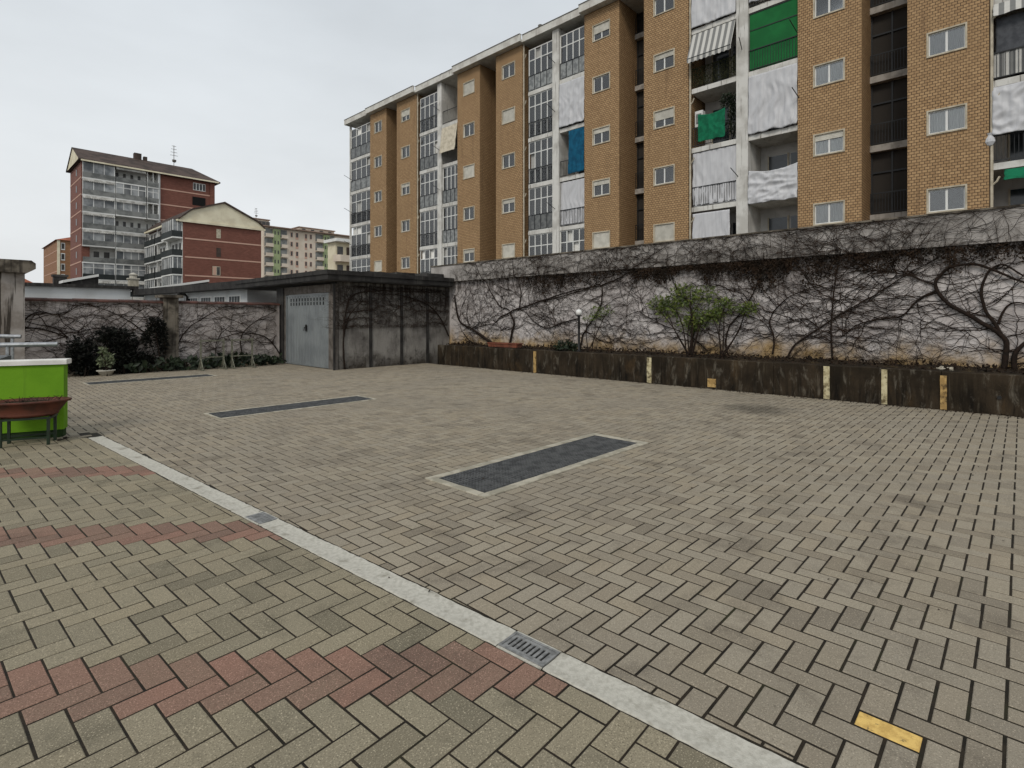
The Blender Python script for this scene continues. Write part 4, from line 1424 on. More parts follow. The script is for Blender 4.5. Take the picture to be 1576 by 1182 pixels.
# window prototypes (local: wall plane at x = 0, looking towards -x)
def win_protos(w):
    hw = w / 2
    f = MB(); f.mi = 0
    t = .055
    f.box(-.03, .12, -hw - t, -hw, -WH - t, WH + t); f.box(-.03, .12, hw, hw + t, -WH - t, WH + t)
    f.box(-.03, .12, -hw, hw, WH, WH + t); f.box(-.04, .12, -hw, hw, -WH - t, -WH)
    f.mi = 1
    s = .045
    f.box(.06, .10, -hw + .001, -hw + s, -WH + .001, WH - .001); f.box(.06, .10, hw - s, hw - .001, -WH + .001, WH - .001)
    f.box(.06, .10, -hw + s, hw - s, WH - s, WH - .001); f.box(.06, .10, -hw + s, hw - s, -WH + .001, -WH + s)
    f.box(.055, .10, -s * .8, s * .8, -WH + s, WH - s)
    fo = f.build("window", [M['stone_trim'], M['white_frame']])
    panes = []
    for sgn in (-1, 1):
        p = MB(); a, b = sorted((sgn * s * .8, sgn * (hw - s)))
        p.box(.074, .084, a, b, -WH + s, WH - s)
        panes.append(p.build("pane", M['glass']))
    c = MB()
    n = 36
    vs = []
    for k in range(n + 1):
        y = -hw + .02 + (w - .04) * k / n
        d = .16 + .022 * math.sin(k * 1.9) + .01 * math.sin(k * .7)
        vs += [(d, y, -WH + .01), (d, y, WH - .01)]
    c.add(vs, [(2 * k, 2 * k + 2, 2 * k + 3, 2 * k + 1) for k in range(n)])
    co = c.build("curtain", M['curtain'])
    sh = []
    for fr in (.3, .55, 1.0):
        m = MB(); H = (2 * WH - .004) * fr; ns = max(4, int(H / .055))
        for k in range(ns):
            za, zb = WH - .002 - H * k / ns, WH - .002 - H * (k + 1) / ns
            m.box(.030, .046, -hw + .003, hw - .003, zb + .006, za); m.box(.036, .046, -hw + .003, hw - .003, zb, zb + .006)
        sh.append(m.build("shutter", M['shutter']))
    for o in [fo, co] + panes + sh:
        COL.objects.unlink(o)
    return fo, panes, co, sh
WPROT = {}
def window(y, z, w, kind, parent=apt, x=BX):
    w = round(w, 1)
    if w not in WPROT: WPROT[w] = win_protos(w)
    fo, panes, co, sh = WPROT[w]
    o = dup(fo, parent, (x - AO[0], y - AO[1], z - AO[2]))
    if kind == 's3':
        dup(sh[2], o, (0, 0, 0)); return
    for p in panes: dup(p, o, (0, 0, 0))
    if 'c' in kind: dup(co, o, (0, 0, 0))
    if 's1' in kind: dup(sh[0], o, (0, 0, 0))
    if 's2' in kind: dup(sh[1], o, (0, 0, 0))

panels = [  # left px, right px (tiled front), window px, side depth, window kinds bottom to top
    (569.7, 594.6, (577, 587), ['s3', 'c', 'c', 'c', 'n']),
    (610.6, 641.0, (618, 630.5), ['c', 'c', 'cs1', 'c', 's2']),
    (704.0, 738.5, (714, 729.5), ['cs1', 'n', 's3', 'c', 's3']),
    (763.3, 804.0, (774, 791.5), ['s3', 'cs1', 'c', 's3', 'c']),
    (899.3, 952.8, (913, 938), ['s3', 'cs1', 'cs1', 'c', 'cs2']),
    (991.0, 1059.4, (1007, 1037.4), ['s3', 'c', 's2', 'cs1', 'c']),
    (1227.7, 1325.8, (1252, 1300), ['c', 'cs1', 'c', 'c', 'c']),
    (1396.5, 1522.0, (1427, 1487.5), ['n', 'c', 'c', 'cs1', 'c']),
]
RX = BX + 2.0
for i, (a, b, (wa, wb_), kinds) in enumerate(panels):
    y1, y0 = YB(a), YB(b)
    wy = (YB(wa) + YB(wb_)) / 2
    w = [1.1, 1.1, 1.1, 1.1, 1.1, 1.1, 1.1, 1.1][i]
    hw = round(w, 1) / 2
    m = MB()
    t = .28
    m.box(BX, BX + t, y0, wy - hw - .055, Z0, ROOF); m.box(BX, BX + t, wy + hw + .055, y1, Z0, ROOF)
    zs = [Z0] + [v for zc in WC for v in (zc - WH - .055, zc + WH + .055)] + [ROOF]
    for k in range(0, len(zs), 2):
        m.box(BX, BX + t, wy - hw - .055, wy + hw + .055, zs[k], zs[k + 1])
    m.box(BX + t, RX, y0, y0 + .25, Z0, ROOF); m.box(BX + t, RX, y1 - .25, y1, Z0, ROOF)
    m.box(BX + t, BX + t + .02, y0 + .25, y0 + .26, Z0, Z0 + .1)
    A(m, "tiled_wall", M['tan_tile'])
    for k in range(5):
        window(wy, WC[k], w, kinds[k])
    if i in (1, 3, 5, 7):     # drainpipe on the balcony side of each right-hand panel
        yy = y0 - .07
        m = MB(); m.tube([(BX + .06, yy, Z0), (BX + .06, yy, ROOF)], .05, 6)
        for k in range(5):
            m.tube([(BX + .06, yy, FL[k] + 2.2), (BX + .03, yy - .14, FL[k] + 2.32), (BX + .04, yy - .22, FL[k] + 2.5)], .035, 5)
        A(m, "drainpipe", M['stone_trim'])
# building body behind
m = MB(); m.box(RX + .3, RX + 10, -9, 45.4, Z0, ROOF); A(m, "inner_wall", M['dark_inner'])
m = MB(); m.box(RX + .01, RX + .298, 0.8, 45.3, Z0, ROOF - .01); A(m, "recess_wall", M['dark_inner'])

# stair recesses: landings, black railings, dark glazing
def recess(y0, y1, show):
    for k in range(6):
        z = 5.75 + 3.01 * (k - 1)
        if not show: continue
        m = MB(); m.box(RX - .30, RX, y0 + .002, y1 - .002, z, z + .28); A(m, "landing", M['grey_slab'])
        r = MB()
        r.box(RX - .27, RX - .24, y0 + .01, y1 - .01, z + 1.18, z + 1.22); r.box(RX - .27, RX - .24, y0 + .01, y1 - .01, z + .34, z + .37)
        n = int((y1 - y0) / .11)
        for q in range(n + 1):
            yy = y0 + .02 + (y1 - y0 - .04) * q / n
            r.box(RX - .266, RX - .244, yy - .009, yy + .009, z + .37, z + 1.18)
        A(r, "landing_railing", M['rail_dark'])
        g = MB()
        for yy in (y0 + .03, (y0 + y1) / 2, y1 - .03):
            g.box(RX - .06, RX - .01, yy - .03, yy + .03, z + .28, z + 3.0)
        g.box(RX - .058, RX - .012, y0 + .06, y1 - .06, z + 2.1, z + 2.17)
        A(g, "landing_window", M['rail_dark'])
recess(YB(1396.5), YB(1325.8), True)
recess(YB(991), YB(952.8), True)
recess(YB(763.3), YB(738.5), False)
recess(YB(610.6), YB(594.6), False)

# balcony columns
BF = BX + .12            # balcony front plane
BB = BX + 1.75           # balcony back wall
def column(y0, y1, kinds, pale=True):
    """kinds bottom to top: g glazed, o open, plus railing code"""
    m = MB(); m.box(BB, BB + .2, y0, y1, Z0, ROOF - .012); A(m, "balcony_wall", M['inner_wall'])
    for k, kd in enumerate(kinds):
        z = FL[k]
        zt = z + 3.01
        sl = MB(); sl.box(BF, BB - .003, y0 + .002, y1 - .002, z - .24, z)
        sl.mi = 1
        slab = A(sl, "balcony", [M['white_conc'], M['inner_wall']])
        # door and window at the back
        dm = MB(); yy = y0 + (y1 - y0) * .62
        dm.box(BB - .05, BB - .004, yy - .42, yy + .42, z + .01, z + 2.25); A(dm, "balcony_door", M['dark_glass'], slab)
        dm = MB()
        for s in (-1, 1): dm.box(BB - .07, BB - .004, yy + s * .45 - .03, yy + s * .45 + .03, z + .01, z + 2.3)
        A(dm, "door_frame", M['stone_trim'], slab)
        dm = MB(); yy2 = y0 + (y1 - y0) * .2
        dm.box(BB - .05, BB - .004, yy2 - .34, yy2 + .34, z + 1.0, z + 2.25); A(dm, "back_window", M['dark_glass'], slab)
        # railing
        r = MB()
        r.box(BF + .01, BF + .045, y0 + .02, y1 - .02, z + .98, z + 1.02); r.box(BF + .012, BF + .043, y0 + .02, y1 - .02, z + .08, z + .11)
        if 'p' in kd:
            r.box(BF + .018, BF + .036, y0 + .02, y1 - .02, z + .11, z + .98)
            n = 4
            for q in range(n + 1):
                yy = y0 + .03 + (y1 - y0 - .06) * q / n
                r.mi = 1; r.box(BF + .0, BF + .0175, yy - .02, yy + .02, z + .08, z + .975)
            r.mi = 1; r.box(BF + .001, BF + .0095, y0 + .02, y1 - .02, z + .975, z + 1.03)
            A(r, "railing", [M['rail_grey'], M['rail_dark']], slab)
        else:
            n = int((y1 - y0) / .12)
            for q in range(n + 1):
                yy = y0 + .03 + (y1 - y0 - .06) * q / n
                r.box(BF + .018, BF + .034, yy - .008, yy + .008, z + .11, z + .98)
            A(r, "railing", M['mesh_green'] if 'h' in kd else M['rail_dark'], slab)
        if 'g' in kd:
            nb = 4 if (y1 - y0) > 1.6 else 3
            g = MB()
            xa, xb = BF + .06, BF + .105
            e = [y0 + .03 + (y1 - y0 - .06) * q / nb for q in range(nb + 1)]
            for yy in e: g.box(xa, xb, yy - .032, yy + .032, z + .005, zt - .245)
            for za in (z + .005, z + .95, z + 2.0, zt - .30):
                for q in range(nb):
                    g.box(xa + .003, xb - .003, e[q] + .032, e[q + 1] - .032, za, za + .055)
            gl = A(g, "glazing", M['white_frame'])
            for q in range(nb):
                for za, zb in ((z + 1.005, z + 2.0), (z + 2.055, zt - .30), (z + .06, z + .95)):
                    if random.random() < .10 and za > z + .9: continue
                    p = MB(); p.box(xa + .018, xa + .026, e[q] + .032, e[q + 1] - .032, za, zb)
                    A(p, "pane", M['glass'], gl)
            # curtains drawn behind some bays
            for q in range(nb):
                if random.random() < .88:
                    c = MB(); n = 14; vs = []
                    zb_ = z + random.choice((.05, .05, .9))
                    for s in range(n + 1):
                        yy = e[q] + (e[q + 1] - e[q]) * s / n
                        d = xb + .12 + .025 * math.sin(s * 1.7 + q)
                        vs += [(d, yy, zb_), (d, yy, zt - .3)]
                    c.add(vs, [(2 * s, 2 * s + 2, 2 * s + 3, 2 * s + 1) for s in range(n)])
                    A(c, "curtain", M['curtain'], gl)
def pier(a, b, nm="balcony_pier"):
    m = MB(); m.box(BX + .02, BB + .1, YB(b), YB(a), Z0, ROOF - .01); A(m, nm, M['white_conc'])
column(YB(569.7), YB(537.8), ['gp', 'gr', 'gr', 'gp', 'gp'])
m = MB(); m.box(BX + .1, BX + .25, YB(537.8) + .002, YB(537.8) + .16, Z0, ROOF); A(m, "balcony_pier", M['white_conc'])
column(YB(672.8), YB(644), ['g', 'g', 'gp', 'gp', 'g'])
pier(672.8, 679)
column(YB(704), YB(679), ['g', 'gp', 'gp', 'o', 'o'])
column(YB(849.7), YB(811), ['gp', 'gp', 'gr', 'gr', 'gp'])
pier(849.7, 859.5)
column(YB(899.4), YB(859.5), ['g', 'o', 'o', 'o', 'gp'])
column(YB(1132.8), YB(1062.7), ['o', 'o', 'o', 'oh', 'o'])
pier(1132.8, 1150.7)
column(YB(1228.0), YB(1150.7), ['o', 'o', 'o', 'o', 'o'])
column(-1.6, YB(1525.5), ['op', 'o', 'o', 'o', 'o'])
m = MB(); m.box(BX + .02, BB, -6, -1.62, Z0, ROOF); A(m, "tiled_wall", M['tan_tile'])

# roof with stepped white fascia
M['fascia_white'] = simple("white_fascia", lin(212, 210, 202), lin(190, 186, 178), 1.5, streak=lin(120, 112, 100), slo=.58, shi=.78, bump=(10, .3, .02))
segs = [(-9, YB(1525.5) - .1, .25), (YB(1525.5) - .1, YB(1227.7) + .1, .45), (YB(1227.7) + .1, YB(1059.4) - .1, .22), (YB(1059.4) - .1, YB(899.3) + .1, .45), (YB(899.3) + .1, YB(807), .22),
        (YB(807), YB(704) + .1, .45), (YB(704) + .1, YB(642.5), .22), (YB(642.5), YB(569.7) + .1, .45), (YB(569.7) + .1, 45.75, .3)]
for a, b, d in segs:
    m = MB(); m.box(BX - d, RX + 10.5, a + .001, b - .001, ROOF + .003, ROOF + .16); m.box(BX - d + .001, BX - d + .14, a + .001, b - .001, ROOF + .1605, ROOF + .44)
    A(m, "roof_fascia", M['fascia_white'])
    m = MB(); m.box(BX - d - .03, BX - d + .17, a, b, ROOF + .442, ROOF + .48); A(m, "roof_flashing", M['pipe_grey'])
for yy, h in ((18.2, .6), (23.0, .7), (24.0, .55), (33, .6), (34.4, .55), (30, .5), (38.5, .5)):
    m = MB(); m.lathe([(.09, ROOF + .2), (.09, ROOF + .5 + h), (.15, ROOF + .5 + h), (.15, ROOF + .62 + h), (.01, ROOF + .68 + h)], 8, (BX + .9, yy)); A(m, "roof_vent", M['pipe_grey'])
# clothes poles sticking out of the balconies
for (px, k, dy) in ((676, 3, 1), (676, 2, 1), (676, 4, 1), (854, 3, 1), (854, 1, 1), (854, 4, 1), (1141, 3, -1), (1136, 1, 1), (1230, 2, 1), (1226, 3, 1), (540, 1, 1), (540, 2, 1), (540, 3, 1), (540, 0, 1)):
    yy = YB(px); z = FL[k] + 1.1
    m = MB(); m.tube([(BF, yy, z), (BF - .75, yy + .12 * dy, z + .35)], .02, 5); A(m, "drying_pole", M['rail_dark'])

# ------------------------------------------------------------------ sheets, awnings and plants on the balconies
def cloth(label, cat, y0, y1, z0, z1, mat, x=None, fold=.05, seed=1, group=None, name="balcony_sheet", slant=0.0, sag=0.0, freq=5.5, cross=0.35, dz=0.0):
    x = BF - .035 if x is None else x
    t = thing(name, label, cat, (x, (y0 + y1) / 2, z0), 0, group)
    ny, nz = 40, 36
    m = MB(); vs = []
    for j in range(nz + 1):
        v = j / nz
        for i in range(ny + 1):
            u = i / ny
            amp = fold * .6 * (1 - .55 * v)
            w1 = u + .12 * mnoise.noise((u * 2, v * 2.5, seed + 7))
            d = amp * (1.0 - 1.9 * abs(mnoise.noise((w1 * freq, v * cross * freq, seed))) + .6 * (1 - 2.4 * abs(mnoise.noise((w1 * freq * 2.2 + v * 2.4, v * 3.2 - w1, seed + 3)))) + .35 * mnoise.noise((w1 * 17, v * 6, seed + 5)))
            edge = .025 * mnoise.noise((v * 4, seed, 1)) * (1 if i == 0 else (-1 if i == ny else 0))
            zb = z0 + .05 * mnoise.noise((u * 5, seed, 2)) + dz * u
            z = zb + (z1 - zb) * v - sag * math.sin(math.pi * u) * v
            vs.append((x - d - .02 - slant * (1 - v), y0 + (y1 - y0) * u + edge, z))
    fs = []
    for j in range(nz):
        for i in range(ny):
            a = j * (ny + 1) + i
            fs.append((a, a + 1, a + ny + 2, a + ny + 1))
    m.add(vs, fs)
    o = m.build("sheet", M[mat], t, tuple(t.location), smooth=True)
    s = o.modifiers.new("thickness", 'SOLIDIFY'); s.thickness = .006
    return t
GS = "plastic sheets hung over the balconies"
cl0, cl1 = YB(1132.8), YB(1062.7)
cr0, cr1 = YB(1228.0), YB(1150.7)
br0, br1 = YB(899.4), YB(859.5)
ar0, ar1 = YB(704), YB(679)
cloth("white plastic sheet over the balcony above the striped awning", "sheet", cl0 + .03, cl1 - .03, FL[4] + .02, FL[4] + 2.7, 'sheet_white', seed=2, group=GS, fold=.1)
cloth("grey-white plastic sheet with railing showing, under the green cloth balcony", "sheet", cl0 + .03, cl1 - .03, FL[1] + .03, FL[1] + 2.74, 'sheet_white', x=BF + .12, seed=3, group=GS, fold=.12)
cloth("pale narrow sheet on the lowest balcony under the railing sheet", "sheet", cl0 + .32, cl1 - .1, FL[0] + .02, FL[0] + 2.65, 'sheet_white', seed=4, group=GS, fold=.1)
cloth("white plastic sheet on the balcony above the green blind", "sheet", cr0 + .5, cr1 - .03, FL[4] + .02, FL[4] + 2.7, 'sheet_white', seed=5, group=GS, fold=.1, dz=.2)
cloth("large white plastic sheet covering the balcony below the green blind", "sheet", cr0 + .03, cr1 - .03, FL[2] + .02, FL[2] + 2.74, 'sheet_white', seed=6, group=GS, fold=.16, freq=4)
cloth("crumpled white sheet draped over the railing of an open balcony", "sheet", cr0 + .02, cr1 - .02, FL[1] - .26, FL[1] + 1.32, 'sheet_white', seed=7, group=GS, fold=.16, freq=3, cross=1.6, sag=.16)
cloth("white plastic sheet above the blue curtain balcony", "sheet", br0 + .03, br1 - .03, FL[3] + .05, FL[3] + 2.72, 'sheet_white', seed=8, group=GS, fold=.11, cross=.8)
cloth("grey plastic sheet over the balcony below the blue curtain", "sheet", br0 + .03, br1 - .03, FL[1] + .05, FL[1] + 2.72, 'sheet_white', x=BF + .12, seed=9, group=GS, fold=.1)
cloth("clear plastic sheet gathered on the middle balcony at the right edge", "sheet", -1.5, YB(1525.5) - .03, FL[1] + 1.0, FL[1] + 2.74, 'sheet_white', seed=10, group=GS, fold=.14, cross=.8)
cloth("blue curtain drawn across the right half of an open balcony", "curtain", br0 + .05, br0 + 1.2, FL[2] + .1, FL[2] + 2.7, 'cloth_blue', seed=11, fold=.1, name="balcony_curtain", freq=8, cross=.05)
cloth("beige awning cloth let down over a balcony on the left part of block", "awning", ar0 + .08, ar1 - .03, FL[3] + .75, FL[3] + 2.72, 'cloth_beige', seed=12, fold=.05, slant=.25, name="balcony_awning", cross=.1)
cloth("green cloth hung over the railing of a balcony with a plant", "cloth", cl0 + .55, cl1 - .38, FL[2] + .22, FL[2] + 1.62, 'cloth_green', seed=13, fold=.07, sag=.12, name="balcony_cloth")
# green roller blind in two widths with a hem bar
t = thing("balcony_blind", "large dark green roller blind closing a whole balcony", "blind", (BF - .03, (cr0 + cr1) / 2, FL[3]))
m = MB(); m.box(BF + .05, BF + .06, cr0 + .04, cr1 - .04, FL[3] + .05, FL[3] + 2.74); m.build("blind_cloth", M['blind_green'], t, tuple(t.location))
m = MB()
for z in (FL[3] + 1.92, FL[3] + 2.7): m.box(BF + .03, BF + .049, cr0 + .04, cr1 - .04, z, z + .04)
m.build("hem_bar", M['rail_dark'], t, tuple(t.location))
# striped awning
t = thing("balcony_awning", "grey and white striped awning sloping out over a balcony", "awning", (BF, (cl0 + cl1) / 2, FL[3] + 2.7))
m = MB()
n = 20; vs = []
for i in range(n + 1):
    y = cl0 + .06 + (cl1 - cl0 - .1) * i / n
    vs += [(BF - .03, y, FL[3] + 2.72), (BF - .32, y, FL[3] + 2.0 + .02 * math.sin(i)), (BF - .62, y, FL[3] + 1.30), (BF - .63, y, FL[3] + 1.12 - .05 * (i % 2))]
for i in range(n):
    for q in range(3): fs_ = m.add([vs[4 * i + q], vs[4 * i + 4 + q], vs[4 * i + 5 + q], vs[4 * i + 1 + q]], [(0, 1, 2, 3)])
o = m.build("awning_cloth", M['stripe'], t, tuple(t.location)); s = o.modifiers.new("thickness", 'SOLIDIFY'); s.thickness = .008
m = MB()
for y in (cl0 + .1, cl1 - .1): m.tube([(BF + .03, y, FL[3] + 1.2), (BF - .60, y, FL[3] + 1.33)], .02, 5)
m.tube([(BF - .615, cl0 + .08, FL[3] + 1.31), (BF - .615, cl1 - .06, FL[3] + 1.31)], .022, 6)
m.build("awning_arm", M['rail_dark'], t, tuple(t.location))
m = MB(); rn = random.Random(5)
for _ in range(1500):
    y, z = rn.uniform(cl0 + .05, cl1 - .05), FL[3] + rn.uniform(.1, 1.0)
    m.leaf(Vector((BF - .005 - rn.uniform(0, .05), y, z)), Vector((rn.gauss(-.3, .5), rn.gauss(0, 1), rn.gauss(0, 1))), Vector((-1, rn.gauss(0, .5), rn.gauss(0, .5))), .06, .035)
t = thing("hedge_screen", "dark green artificial hedge on the railing under the striped awning", "hedge screen", (BF, (cl0 + cl1) / 2, FL[3]))
tag(m.build("foliage", M['mesh_green'], t, tuple(t.location)), kind="stuff")
bush("balcony_plant", "leafy potted shrub at the right end of the green cloth balcony", "plant", (BF + .25, cl0 + .3, FL[2] + .01),
     [((BF + .1, cl0 + .45, FL[2] + 2.0), (.2, .42, .36)), ((BF + .15, cl0 + .25, FL[2] + 1.3), (.2, .25, .6)), ((BF + .02, cl0 + .3, FL[2] + .6), (.12, .3, .4))], 'leaf_dark', 1100, .12, .06, 71, None, 6)
# right edge balcony: awnings, screen
e1_ = YB(1525.5)
cloth("scalloped grey striped awning over the upper balcony at the right edge", "awning", -1.5, e1_ - .05, FL[2] + 2.25, FL[2] + 2.74, 'stripe', seed=21, fold=.02, slant=.2, name="balcony_awning")
cloth("dark grey mesh screen on the upper balcony at the right edge", "screen", -1.5, e1_ - .12, FL[2] + 1.0, FL[2] + 2.26, 'awning_dark', x=BF + .12, seed=22, fold=.02, name="balcony_screen")
cloth("striped cloth behind the railing of the right edge upper balcony", "screen", -1.5, e1_ - .05, FL[2] + .1, FL[2] + 1.0, 'stripe', x=BF + .09, seed=23, fold=.02, name="balcony_screen")
cloth("short dark green awning on the lowest balcony at the right edge", "awning", -1.5, e1_ - .35, FL[0] + 2.3, FL[0] + 2.72, 'cloth_green', seed=24, fold=.02, slant=.25, name="balcony_awning")
m = MB(); rn = random.Random(15)
t = thing("plastic_bag", "white plastic bundle tied at the corner of right edge balcony", "plastic bag", (BF - .1, e1_ + .03, FL[1] + .85))
leaf_v = []
m.lathe([(.01, FL[1] + .62), (.08, FL[1] + .66), (.15, FL[1] + .78), (.13, FL[1] + .9), (.06, FL[1] + 1.02), (.10, FL[1] + 1.1), (.01, FL[1] + 1.12)], 9, (BF - .1, e1_ + .03), .7, 1)
m.build("bundle", M['sheet_white'], t, tuple(t.location))
# air-conditioner boxes
for (yy, k, lab) in ((cl1 - .3, 2, "white air conditioner box beside the green cloth on its balcony"),):
    t = thing("air_conditioner", lab, "air conditioner", (BF + .3, yy, FL[k] + 1.2))
    m = MB(); m.box(BF + .18, BF + .5, yy - .2, yy + .2, FL[k] + 1.1, FL[k] + 1.9); m.build("casing", M['white_frame'], t, tuple(t.location))
    m = MB(); m.box(BF + .165, BF + .179, yy - .14, yy + .14, FL[k] + 1.25, FL[k] + 1.75); m.build("fan_grille", M['rail_grey'], t, tuple(t.location))
# ------------------------------------------------------------------ far buildings
M['red_brick'] = brick_mat("red_brick", lin(132, 84, 71), lin(115, 72, 60), lin(100, 74, 64), 0.5, 0.16, 0.012)
M['brown_brick'] = brick_mat("brown_brick", lin(158, 116, 84), lin(142, 102, 72), lin(120, 90, 66), 0.5, 0.16, 0.012)
M['band_line'] = simple("string_course", lin(196, 160, 142), rough=.9)
M['cream_wall'] = simple("cream_render", lin(226, 218, 192), lin(210, 200, 174), .5, dirt=lin(172, 160, 132), dscale=.8, dlo=.62, dhi=.8)
M['roof_brown'] = simple("brown_roof", lin(84, 71, 65), lin(64, 55, 50), .6, bump=(3, .4, .05))
M['roof_tile'] = simple("clay_roof", lin(162, 96, 70), lin(138, 80, 58), .8)
M['roof_pale'] = simple('weathered_tile', lin(150, 128, 114), lin(130, 110, 98), .8)
M['pink_wall'] = simple("pink_render", lin(216, 203, 186), lin(204, 190, 172), .3)
M['green_wall'] = simple("green_render", lin(162, 174, 132), lin(152, 164, 122), .3)
M['far_white'] = simple("far_white", lin(226, 226, 222), lin(206, 206, 202), .4, rnd=.08)
M['far_glass'] = simple("far_glass", lin(150, 152, 152), lin(88, 92, 95), .45, .40, .62, rough=.3, spec=.4, rnd=.4)
M['far_panel'] = simple("balcony_panel_grey", lin(136, 137, 134), lin(104, 106, 104), .8, rough=.6, rnd=.2)
M['far_rail'] = simple("balcony_panel_dark", lin(50, 54, 54), lin(40, 44, 44), .5, rough=.6, rnd=.2)
M['far_awning'] = simple("far_awning", lin(190, 188, 182), lin(150, 148, 142), 1.5, rough=.9, rnd=.15)
M['window_dark'] = simple("window_dark", lin(46, 46, 46), lin(70, 66, 62), .7, rough=.3, spec=.5)

def P(mb, name, mat, root):
    q, org = root, Vector((0, 0, 0))
    while q is not None:
        org = org + q.location
        q = q.parent
    return mb.build(name, mat, root, tuple(org))

# --- red brick tower
TX0, TX1, TY = 18.0, 39.9, 122.5
TD = 11.5
tw_ = thing("brick_tower", "tallest red brick tower with grey glazed balconies and brown roof", "building", ((TX0 + TX1) / 2, TY, 0))
ez = 29.7
xs_ = lambda px: ony(px, 400, TY)[0]
xb = xs_(246)
m = MB(); m.box(xb, TX1, TY, TY + TD, -1, ez); m.box(TX0, TX0 + 1.2, TY + .02, TY + TD, -1, ez); m.box(TX0 + 1.2, xb, TY + 2.0, TY + TD, -1, ez); P(m, "brick_wall", M['red_brick'], tw_)
FH = 3.03
nf = 10
zf = [ez - FH * (k + 1) for k in range(nf)]
for k in range(nf):
    m = MB(); m.box(xb, TX1 + .03, TY - .04, TY - .002, zf[k] + .1, zf[k] + .32); P(m, "string_course", M['band_line'], tw_)
    m = MB(); m.box(TX0 - .04, TX0 - .002, TY + .1, TY + TD, zf[k] + .1, zf[k] + .3); P(m, "string_course", M['band_line'], tw_)
    m = MB(); m.box(TX0 - .05, TX0 - .004, TY + 4.3, TY + 5.1, zf[k] + 1.1, zf[k] + 2.3); P(m, "window", M['window_dark'], tw_)
m = MB(); m.box(TX0 + 1.2, xb, TY + 1.9, TY + 1.998, -1, ez); P(m, "balcony_wall", M['far_white'], tw_)
m = MB(); m.box(xb - .35, xb - .002, TY - .3, TY + 2, -1, ez); P(m, "corner_strip", M['far_white'], tw_)
bays = [(xs_(126), xs_(176), 3), (xs_(177), xs_(224), 4), (xs_(225.5), xs_(243.5), 2)]
styles = [['w', 'w', 'ow'], ['w', 'g', 'g'], ['w', 'wo', 'ow'], ['w', 'o', 'o'], ['w', 'w', 'w'], ['o', 'w', 'w'], ['g', 'g', 'g'], ['w', 'w', 'o'], ['g', 'w', 'g'], ['w', 'w', 'w']]
styles[0][1] = 'of'
for k in range(nf):
    z = zf[k]
    for b, (x0, x1, nb) in enumerate(bays):
        st = styles[k][b]
        m = MB(); m.box(x0, x1, TY - .55, TY + 1.9, z - .1, z + .12); sl = P(m, "balcony", M['far_white'], tw_)
        m = MB(); m.box(x0 + .05, x1 - .05, TY - .56, TY - .5, z + .125, z + 1.05); P(m, "railing", M['far_panel' if k < 6 else 'far_rail'], sl)
        for q in range(nb + 1):
            xx = x0 + .06 + (x1 - x0 - .12) * q / nb
            if 'w' in st or 'g' in st:
                m = MB(); m.box(xx - .06, xx + .06, TY - .49, TY - .4, z + .12, z + FH - .1); P(m, "mullion", M['far_white'], sl)
        for q in range(nb):
            xa, xc = x0 + .12 + (x1 - x0 - .12) * q / nb, x0 - .0 + (x1 - x0 - .12) * (q + 1) / nb
            if st[0] in 'wg':
                m = MB(); m.box(xa, xc, TY - .46, TY - .43, z + 1.05, z + FH - .12); P(m, "pane", M['far_glass'], sl)
                if st[0] == 'g':
                    m = MB(); m.box(xa, xc, TY - .49, TY - .462, z + 2.1, z + 2.22); P(m, "transom", M['far_white'], sl)
            else:
                m = MB(); m.box(xa + .3, xc - .3, TY + 1.84, TY + 1.897, z + .15, z + 2.3); P(m, "balcony_door", M['window_dark'], sl)
        if st in ('w', 'wo') and k > 0 or st == 'of':
            n = nb * 6; m = MB()
            for q in range(n):
                xa, xc = x0 + .06 + (x1 - x0 - .12) * q / n, x0 + .06 + (x1 - x0 - .12) * (q + 1) / n
                m.add([(xa, TY - .62, z + FH - .12), (xc, TY - .62, z + FH - .12), (xc, TY - .8, z + FH - .5), ((xa + xc) / 2, TY - .81, z + FH - .68), (xa, TY - .8, z + FH - .5)], [(0, 1, 2, 3, 4)])
            P(m, "awning_valance", M['far_awning'], sl)
# corner window and loggia on the brick part
z = zf[0]
m = MB(); m.box(xs_(297), xs_(316), TY - .06, TY - .003, z + .9, z + 2.4); f_ = P(m, "window", M['white_frame'], tw_)
for q in range(4):
    xa = xs_(297) + (xs_(316) - xs_(297)) * (q + .12) / 4
    m = MB(); m.box(xa, xa + (xs_(316) - xs_(297)) * .19, TY - .075, TY - .061, z + 1.0, z + 2.3); P(m, "pane", M['window_dark'], f_)
m = MB(); m.box(xs_(296), xs_(316), TY - .05, TY - .003, zf[1] + .9, zf[1] + 2.6); P(m, "loggia_dark_panel", M['dark_pit'], tw_)  # near-black panel on the wall face, painting the shade inside the loggia
m = MB(); m.box(xs_(323), TX1 + .02, TY - .25, TY - .003, zf[1] - .2, ez); P(m, "brick_pier", M['red_brick'], tw_)
